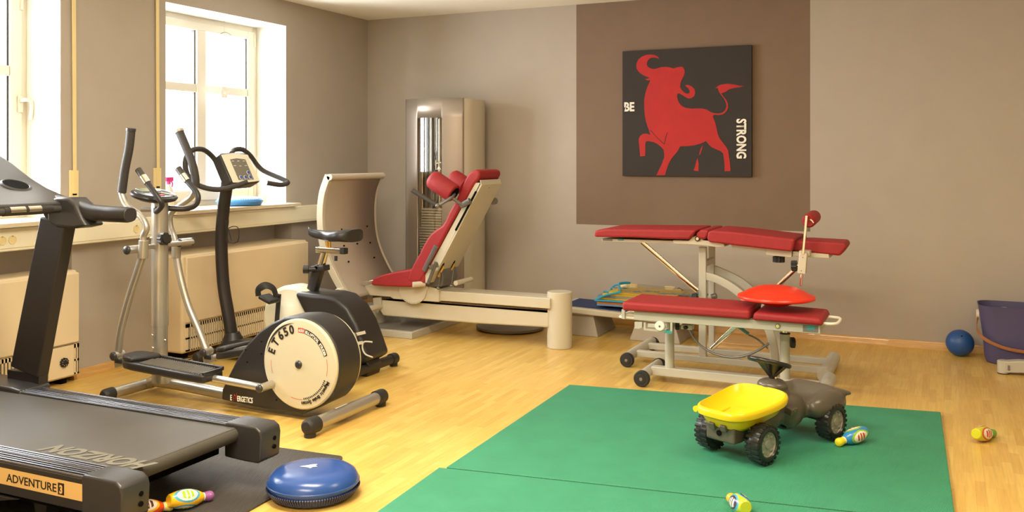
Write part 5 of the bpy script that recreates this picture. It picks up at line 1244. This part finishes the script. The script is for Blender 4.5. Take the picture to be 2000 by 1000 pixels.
    for k in range(3):
        a = 2*math.pi*k/3+.5; d1 = u*math.cos(a)+v*math.sin(a); d2 = u*-math.sin(a)+v*math.cos(a)
        prism(bm, [c+d1*.085+d2*.022, c+d1*.085-d2*.022, base+d1*.012-d2*.010+Vector((0, 0, .01)), base+d1*.012+d2*.010+Vector((0, 0, .01))], (d1*-.012))
    lathe(bm, [(.010, 0), (.018, .02), (.050, .075), (.03, .08), (0, .078)], base-ax*.005, ax, 24); part('steering_cone', bm, 'truckd', sw, bevel=.002)
    bm = B(); cyl(bm, base-ax*.04, base+ax*.01, .013, 16); part('column', bm, 'truckd', sw)
    p = base+ax*.012+l*.010-f*.0; bm = B(); cyl(bm, p+f*.0, p+l*.012+f*.006, .005, 12); part('column_screw', bm, 'chrome', sw)
    # bowl
    def zr(x): return .272-.045*max(0, (x-.03)/.40)**1.0-.012*math.sin(math.pi*max(0, (x-.03))/.40)
    out = []
    for k in range(64):
        a = 2*math.pi*k/64; ca, sa = math.cos(a), math.sin(a)
        x = .235+.192*abs(ca)**.55*(1 if ca > 0 else -1); w = .146-.020*((x-.235)/.21)
        y = w*abs(sa)**.55*(1 if sa > 0 else -1); out.append((x, y))
    cx0 = .235
    def ring(sc, dz, sx=None): return [bm.verts.new(G(cx0+(x-cx0)*sc, y*(sx or sc), zr(x)+dz)) for x, y in out]
    bm = B()
    def ringz(sc, z, cx=cx0): return [bm.verts.new(G(cx+(x-cx0)*sc, y*sc, z+(x-cx0)*-.10)) for x, y in out]
    RR = [ringz(.62, .150), ringz(.80, .172), ringz(.88, .200), ring(.92, -.034), ring(1.0, -.030), ring(1.02, -.012), ring(1.0, .0), ring(.95, .003), ring(.90, -.010), ring(.78, -.036), ringz(.60, .188), ringz(.40, .172), ringz(.12, .166)]
    for r, q in zip(RR, RR[1:]):
        for k in range(64): bm.faces.new((r[k], r[(k+1) % 64], q[(k+1) % 64], q[k]))
    bm.faces.new(RR[0]); bm.faces.new(RR[-1][::-1]); bw = part('tipping_bowl', bm, 'yellow', t, angle=60)
    bm = B()
    for s in (-1, 1): prism(bm, [G(.20, s*.075, .19), G(.32, s*.075, .18), (G(.285, s*.075, .135)), G(.255, s*.075, .13)], l*s*.03)
    part('bowl_lug', bm, 'yellow', bw, bevel=.004)
    bm = B(); c = G(.385, -.12, .205); cyl(bm, c-f*.01, c+f*.012, .013, 18); part('bowl_peg', bm, 'yellow', bw)
    bm = B(); c = G(-.0, .088, .18); bar(bm, c, c+l*.03+Vector((0, 0, -.01)), .05, .03); cyl(bm, c+l*.03, c+l*.034, .01, 12); part('side_lug', bm, 'truck', body, bevel=.006)
dumper()
# ================================================================ TOY PINS
def pin(lab, belly, head, cols, z0=0):
    """belly / head: ground points under fattest part and head"""
    L = .185; prof = [(0, 0), (.020, 0), (.024, .004), (.030, .025), (.0345, .050), (.036, .068), (.0345, .088), (.029, .110), (.0215, .128), (.0165, .138), (.0150, .143), (.0160, .1435), (.0165, .150), (.0185, .160), (.0195, .168), (.0185, .176), (.0145, .182), (.008, .185), (0, .1855)]
    b = Vector((belly[0], belly[1], z0+.0362)); h = Vector((head[0], head[1], z0+.0195)); d = h-b; d.z = 0; d = d.normalized()*.100; d.z = -.0165; d.normalize()
    O = b-d*.068; up = Vector((0, 0, 1)); Xa = d.cross(up).normalized(); Ya = d.cross(Xa)
    if Ya.z < 0: Ya = -Ya
    t = thing('toy_bowling_pin', lab, 'toy pin', tuple(Vector((b.x, b.y, z0))), group='painted toy pins')
    base, neck, head_, m1, m2, m3, stripe, side = cols
    P = []
    for i in range(len(prof)-1):
        for k in range(8): u = k/8; P.append((prof[i][0]+(prof[i+1][0]-prof[i][0])*u, prof[i][1]+(prof[i+1][1]-prof[i][1])*u))
    P.append(prof[-1]); n = 128
    def build(zlo, zhi, off=0):
        bm = B(); rings = []
        for r, z in P:
            if z < zlo-1e-6 or z > zhi+1e-6: continue
            rings.append((z, [bm.verts.new(O+d*z+(Xa*math.cos(2*math.pi*k/n)+Ya*math.sin(2*math.pi*k/n))*max(r+off, 1e-4)) for k in range(n)]))
        for (za, a), (zb, c) in zip(rings, rings[1:]):
            for k in range(n):
                fc = bm.faces.new((a[k], a[(k+1) % n], c[(k+1) % n], c[k])); zz = (za+zb)/2; th = 2*math.pi*(k+.5)/n
                mi = 0
                if zhi < .14:
                    for c0 in (side, side+math.pi*2/3, side+math.pi*4/3):
                        dt = (th-c0+math.pi) % (2*math.pi)-math.pi
                        e = math.hypot((zz-.062)/.058, dt/1.02)
                        if e < .50 and (zz-.058)*1000 % 17 < 11: mi = 3
                        elif e < .72: mi = 1 if mi == 0 else mi
                        elif e < .92: mi = 2
                        if e < .5 and mi == 0: mi = 1
                fc.material_index = mi
        return bm
    mm = [mat('pin_paint_%d' % random.randint(0, 10**6), c, .25, var=.01, coat=.4) for c in (base, m1, m2, m3)]
    part('pin_body', build(0, .137), mm, t); part('neck_band', build(.137, .1435), mat('pin_band', (238, 234, 222), .35, var=.01), t)
    part('pin_head', build(.1432, .19), mat('pin_head_paint', head_, .25, var=.01, coat=.4), t)
W = (238, 230, 214)
g = Zp(1663, 852); g2 = Zp(1636, 858)
pin('blue toy pin with yellow head beside the rear wheel of the dumper', Zp(1670, 866, .02)[:2], Zp(1634, 873, .02)[:2], ((46, 136, 200), W, (238, 220, 40), W, (140, 190, 40), (200, 70, 30), None, 5.2), .02)
a = Zp(1919, 862); pin('lime and orange toy pin with green head alone on the parquet at right', a[:2], (a.x+.06, a.y+.12), ((198, 200, 44), W, (96, 168, 40), W, (206, 84, 36), (200, 50, 40), None, 4.4), 0)
a = Zp(1445, 1003, .02); pin('green and purple toy pin with orange head on the near gym mat', a[:2], Zp(1424, 978, .02)[:2], ((188, 204, 44), W, (250, 180, 40), (70, 44, 80), (60, 160, 200), W, None, 5.0), .02)
a = Zp(362, 993, .007); b = Zp(424, 974, .007); pin('yellow toy pin with purple head and blue rings on the black mat by the treadmill', a[:2], b[:2], ((246, 190, 30), W, (146, 88, 146), W, (80, 170, 200), (150, 190, 30), None, 5.0), .007)
a = Zp(282, 1014, .007); b = Zp(322, 1001, .007); pin('red toy pin with pale yellow head lying against the yellow one by the treadmill', a[:2], b[:2], ((228, 80, 26), W, (246, 232, 120), W, (244, 190, 40), (90, 40, 60), None, 5.0), .007)
# ================================================================ RIGHT CORNER
c = Yp(1875, 668, 6.86); r = .088
bm = B(); ball(bm, (c.x, 6.9, r), r, n=40); t = thing('exercise_ball', 'small plain blue rubber ball on the floor against the back wall', 'ball', (c.x, 6.9, 0)); bb = part('ball_body', bm, 'ball', t)
bm = B(); v = Vector((.12, -.75, .66)).normalized(); cyl(bm, Vector((c.x, 6.9, r))+v*(r-.0015), Vector((c.x, 6.9, r))+v*(r+.0006), .005, 14); part('valve', bm, 'dark', bb)
def tub():
    x0 = .222; y0, y1 = 6.70, 7.0; H_ = .372
    t = thing('storage_tub', 'deep indigo plastic tub with a leather carry strap in the right corner', 'tub', (x0+.27, 6.85, 0))
    cx, cy = x0+.27, 6.85
    bm = B(); n = 48
    def rr(hx, hy, z): 
        v = []
        for a, b in rrect(2*hx, 2*hy, .28, 8): v.append(bm.verts.new((cx+a, cy+b, z)))
        return v
    R = [rr(.236, .128, 0), rr(.245, .135, .012), rr(.262, .142, .18), rr(.288, .15, H_-.01), rr(.292, .153, H_), rr(.286, .147, H_), rr(.270, .138, .3), rr(.25, .13, .03)]
    for a, b in zip(R, R[1:]):
        m = len(a)
        for k in range(m): bm.faces.new((a[k], a[(k+1) % m], b[(k+1) % m], b[k]))
    bm.faces.new(R[0]); bm.faces.new(R[-1][::-1]); part('tub_body', bm, 'tub', t, angle=60)
    bm = B(); xl = cx-.287
    P = [(xl-.002, cy-.02, .30), (xl-.010, cy-.10, .22), (xl+.03, cy-.160, .165), (cx-.14, cy-.162, .115), (cx, cy-.163, .10), (cx+.14, cy-.162, .115), (cx+.27, cy-.155, .18), (cx+.297, cy-.02, .30)]
    sweep(bm, smooth_path(P, 6), rrect(.006, .020), up=(0, 0, 1)); part('carry_strap', bm, 'leather', t)
    bm = B(); cyl(bm, (xl+.004, cy-.02, .30), (xl-.012, cy-.02, .30), .030, 20); bar(bm, (xl-.0, cy-.02, .335), (xl-.004, cy-.02, .25), .03, .006, up=(1, 0, 0)); part('strap_boss', bm, 'ballw', t)
    b = thing('football', 'white and blue football lying inside the indigo tub', 'ball', (cx-.14, cy-.0, .245)); c = Vector((cx-.14, cy, .245)); r = .108
    bm = B(); ball(bm, c, r, n=40); s = part('ball_skin', bm, 'ballw', b)
    ph = (1+5**.5)/2; V = []
    for a in (-1, 1):
        for d in (-ph, ph): V += [Vector((0, a, d)), Vector((a, d, 0)), Vector((d, 0, a))]
    Q = Matrix.Rotation(.35, 3, 'X') @ Matrix.Rotation(.5, 3, 'Z')
    for v in V:
        v = (Q @ v).normalized(); u = v.orthogonal().normalized(); w = v.cross(u); bm = B()
        pts = []
        for k in range(5): a = 2*math.pi*k/5; pts.append(c+(v+(u*math.cos(a)+w*math.sin(a))*.34).normalized()*(r+.0012))
        cv = bm.verts.new(c+v*(r+.0022)); pv = []
        for k in range(5):
            for j in range(4): q = pts[k].lerp(pts[(k+1) % 5], j/4)-c; pv.append(bm.verts.new(c+q.normalized()*(r+.0012)))
        for k in range(20): bm.faces.new((cv, pv[k], pv[(k+1) % 20]))
        part('blue_panel', bm, 'ballb', s)
tub()
a = Zp(1950, 731)
t = thing('equipment_foot', 'pale grey metal foot bar reaching in from the right edge of the room', 'foot bar', (a.x+.3, a.y+.05, 0))
bm = B(); ang = math.radians(4); x0 = a.x; y0 = a.y
prism(bm, [(x0+.03, y0, .012), (x0+.03, y0, .078), (x0+.12, y0+.005, .090), (x0+.62, y0+.04, .094), (x0+.62, y0+.04, .05), (x0+.3, y0+.02, .028)], (-.01, .07, 0)); part('bar', bm, 'mcream2', t, bevel=.006)
bm = B(); cyl(bm, (x0+.028, y0+.035, .004), (x0+.028, y0+.035, .082), .034, 30, .004); k = part('end_boss', bm, 'mcream2', t)
bm = B(); cyl(bm, (x0+.028, y0+.035, .0), (x0+.028, y0+.035, .005), .032, 30); part('rubber_pad', bm, 'rubber', k)
bm = B(); box(bm, (x0+.05, x0+.062), (y0-.004, y0+.01), (.03, .06)); part('latch', bm, 'greyplast', t, bevel=.002)
bm = B(); box(bm, (x0+.55, x0+.60), (y0+.03, y0+.09), (0, .05)); part('rear_foot', bm, 'rubber', t)
# ================================================================ STEP, BAG, PLYWOOD BOARD
def step():
    t = thing('step_platform', 'low cream step platform with navy top pad and grey feet behind the leg press rail', 'step platform', (-2.1, 6.72, 0))
    x0, x1 = -2.66, -1.62; y0, y1 = 6.46, 6.90; z = .20
    def zz(x): return z-.02*(x-x0)/(x1-x0)*1.6
    bm = B(); prism(bm, [(x0, y0, zz(x0)-.03), (x1, y0, zz(x1)-.03), (x1, y1, zz(x1)-.03), (x0, y1, zz(x0)-.03)], (0, 0, .045)); part('step_top', bm, 'mcream', t, bevel=.01)
    bm = B(); prism(bm, [(x0+.05, y0+.05, zz(x0)+.0152), (x0+.6, y0+.05, zz(x0+.6)+.0152), (x0+.6, y1-.04, zz(x0+.6)+.0152), (x0+.05, y1-.04, zz(x0)+.0152)], (0, 0, .004)); part('top_pad', bm, 'navy', t)
    for xa, xb in ((-2.58, -2.34), (-2.06, -1.72)):
        bm = B(); y = y0+.05
        a = [bm.verts.new(p) for p in ((xa-.02, y-.03, .0), (xb+.02, y-.03, 0), (xb+.02, y1, 0), (xa-.02, y1, 0))]; b = [bm.verts.new(p) for p in ((xa+.03, y, zz(xa)-.031), (xb-.03, y, zz(xb)-.031), (xb-.03, y1-.04, zz(xb)-.031), (xa+.03, y1-.04, zz(xa)-.031))]
        bm.faces.new(a[::-1]); bm.faces.new(b)
        for k in range(4): bm.faces.new((a[k], a[(k+1) % 4], b[(k+1) % 4], b[k]))
        part('step_foot', bm, 'grey', t, bevel=.006)
    ztop = .222
    b = thing('bag_of_foam_mats', 'clear zip bag with turquoise piping full of coloured foam puzzle mats', 'bag', (-2.0, 6.72, ztop))
    bx0, bx1, by0, by1, bz = -2.36, -1.64, 6.52, 6.84, ztop
    cs = ['pblue', 'porange', 'pgreen', 'pyel', 'pblue', 'pyel', 'pyel']
    for i, m in enumerate(cs):
        bm = B(); j = random.uniform(-.012, .012); z0 = bz+.004+i*.0155; k = .0 if i < 5 else .04*(i-4)
        box(bm, (bx0+.02+j+k, bx1-.03+j-k), (by0+.02, by1-.02), (z0, z0+.0142)); part('foam_mat', bm, m, b, bevel=.002)
    bm = B()
    for i in range(9):
        u = bx0+.08+i*.07; v = by0+.05+.2*random.random(); s = random.uniform(.03, .055); a = random.uniform(0, 3); zt = bz+.004+7*.0155-.0010
        prism(bm, [(u+s*math.cos(a+q)*(1.0 if k % 2 else .55), v+s*math.sin(a+q)*(1.0 if k % 2 else .55), zt) for k, q in enumerate([2*math.pi*k/8 for k in range(8)])], (0, 0, .002))
    part('letter_shapes', bm, 'pblue', b)
    q = [(bx0, by0, bz+.045), (bx0, by1, bz+.055), (bx0+.17, by1, bz+.145), (bx0+.20, by0, bz+.12), (bx1-.02, by0, bz+.10), (bx1, by1, bz+.12), (bx1+.02, by0, bz+.045), (bx1+.02, by1, bz+.05)]
    bm = B()
    v = [bm.verts.new(p) for p in q]
    for f in ((0, 3, 2, 1), (0, 6, 4, 3), (3, 4, 5, 2), (6, 7, 5, 4), (1, 2, 5, 7)): bm.faces.new([v[k] for k in f])
    part('clear_film', bm, 'film', b)
    for nm, P in (('piping', [q[0], ((bx0+.08), by0, bz+.085), q[3]]), ('piping', [q[1], (bx0+.05, by1, bz+.12), q[2], (bx0+.12, by1-.1, bz+.150), q[3], (bx0+.12, by0+.05, bz+.1), (bx0+.04, by0+.1, bz+.10), q[1]]), ('piping', [q[0], (-2.1, by0-.01, bz+.048), q[6]]), ('piping', [q[4], (bx1+.03, by0+.05, bz+.13), (bx1+.10, by0+.12, bz+.125), (bx1+.04, by0+.02, bz+.09), q[6]])):
        bm = B(); tube(bm, P, .007, 10, sm=4); part(nm, bm, 'piping', b)
step()
pp = [Zp(a, b) for a, b in ((1361, 700), (1356, 692), (1370, 684), (1500, 686), (1508, 694), (1496, 706), (1420, 705))]
def ply():
    t = thing('plywood_rocker', 'flat pale plywood board lying on the floor beneath the treatment tables', 'board', (-1.25, 6.5, 0))
    x0, x1 = Yp(1360, 690, 6.45).x, Yp(1512, 700, 6.45).x
    bm = B(); pts = []
    for a, b in rrect(x1-x0, .42, .3, 6): pts.append(((x0+x1)/2+a, 6.62+b, .002))
    prism(bm, pts, (0, 0, .028)); k = part('board', bm, 'wood', t, bevel=.004)
    bm = B(); prism(bm, [((x0+x1)/2+a, 6.62+b, .030) for a, b in rrect(x1-x0-.12, .28, .3, 6)], (0, 0, .012)); part('upper_layer', bm, 'wood', k, bevel=.003)
ply()
# spray bottle and window ornament
y = Xp(325, 345, -4.82).y
t = thing('spray_bottle', 'small spray bottle with magenta trigger head on the window sill', 'spray bottle', (-4.80, y, WZ[0]+.001)); o = Vector((-4.80, y, WZ[0]+.001))
bm = B(); lathe(bm, [(0, 0), (.030, 0), (.033, .01), (.033, .12), (.022, .15), (.012, .165), (.012, .18), (0, .18)], o, (0, 0, 1), 28); part('bottle', bm, 'white', t)
bm = B(); box(bm, (o.x-.012, o.x+.012), (o.y-.03, o.y+.035), (o.z+.195, o.z+.225)); cyl(bm, o+Vector((0, 0, .175)), o+Vector((0, 0, .2)), .014, 16); tube(bm, [o+Vector((0, .02, .2)), o+Vector((0, .035, .18)), o+Vector((0, .03, .155))], .005, 10, sm=3); part('spray_head', bm, 'pink', t, bevel=.004)
a = Xp(438, 58, XL-.16); b = Xp(438, 180, XL-.16)
t = thing('window_ornament', 'white hanging ornament on a thread in front of the window', 'ornament', (a.x, a.y, b.z))
bm = B(); cyl(bm, (a.x, a.y, b.z), (a.x, a.y, WZ[1]), .0012, 6); part('thread', bm, 'grey', t)
bm = B(); tube(bm, [Xp(430, 66, a.x), Xp(440, 63, a.x), Xp(450, 68, a.x), Xp(457, 76, a.x)], .003, 8, sm=3); part('curl', bm, 'greyplast', t)
bm = B()
for k in range(6): aa = k*math.pi/3; ball(bm, (a.x, a.y+.028*math.cos(aa), b.z+.028*math.sin(aa)), .02, sx=.25, n=12)
part('paper_flower', bm, 'reveal', t)
y = Xp(520, 385, -4.80).y; o = Vector((-4.86, y+.03, WZ[0]+.001))
t = thing('sill_cup', 'small cream cup at the right end of the window sill', 'cup', tuple(o))
bm = B(); lathe(bm, [(0, 0), (.022, 0), (.028, .05), (.030, .065), (.027, .065), (.025, .05), (.019, .004), (0, .004)], o, (0, 0, 1), 28); part('cup_body', bm, 'trunk', t)
bm = B(); tube(bm, [o+Vector((0, .028, .05)), o+Vector((0, .046, .045)), o+Vector((0, .044, .022)), o+Vector((0, .024, .018))], .004, 8, sm=4); part('cup_handle', bm, 'trunk', t)
# floor cable
bm = B(); tube(bm, [Zp(322, 712, .004), Zp(345, 708, .004), Zp(370, 702, .004), Zp(392, 694, .004), (-4.55, 4.62, .004)], .0035, 8, sm=5)
single('power_cable', bm, 'rubber', 'thin dark cable running across the floor behind the elliptical trainer post', 'cable', (-4.4, 4.2, 0))
# ================================================================ CAMERA AND LIGHT
cam = bpy.data.cameras.new('camera'); co = bpy.data.objects.new('camera', cam); COL.objects.link(co)
co.location = (0, 0, EYE); co.rotation_euler = (math.radians(90), 0, YAW)
cam.sensor_width = 36; cam.lens = FPX/2000*36; cam.shift_y = -(500-HOR)/2000; cam.clip_start = .02
C.camera = co
def area(name, loc, rot, sx, sy, power, col):
    l = bpy.data.lights.new(name, 'AREA'); l.shape = 'RECTANGLE'; l.size = sx; l.size_y = sy; l.energy = power; l.color = col
    o = bpy.data.objects.new(name, l); COL.objects.link(o); o.location = loc; o.rotation_euler = rot; return o
for w in (W1, W2):
    area('daylight', (XL-.75, (w[0]+w[1])/2, 1.75), (0, math.radians(-90), 0), 1.7, 1.5, 250, (.95, .98, 1.0))
area('unseen_ceiling_lamp', (-2.1, 2.6, ZC-.03), (0, 0, 0), 1.3, .5, 96, (1, .885, .70))  # out of view; placed and powered to lift the window wall
area('unseen_ceiling_lamp', (.3, 3.6, ZC-.03), (0, 0, 0), 1.3, .5, 36, (1, .85, .62))
area('unseen_ceiling_lamp', (-1.5, .3, ZC-.03), (0, 0, 0), 1.6, .5, 124, (1, .885, .71))  # added fill lamp on the camera side, out of view
w = bpy.data.worlds.new('sky'); C.world = w; w.use_nodes = True
w.node_tree.nodes['Background'].inputs[0].default_value = (.95, .98, 1, 1); w.node_tree.nodes['Background'].inputs[1].default_value = 2.2
C.view_settings.view_transform = 'Standard'; C.view_settings.exposure = 0.0
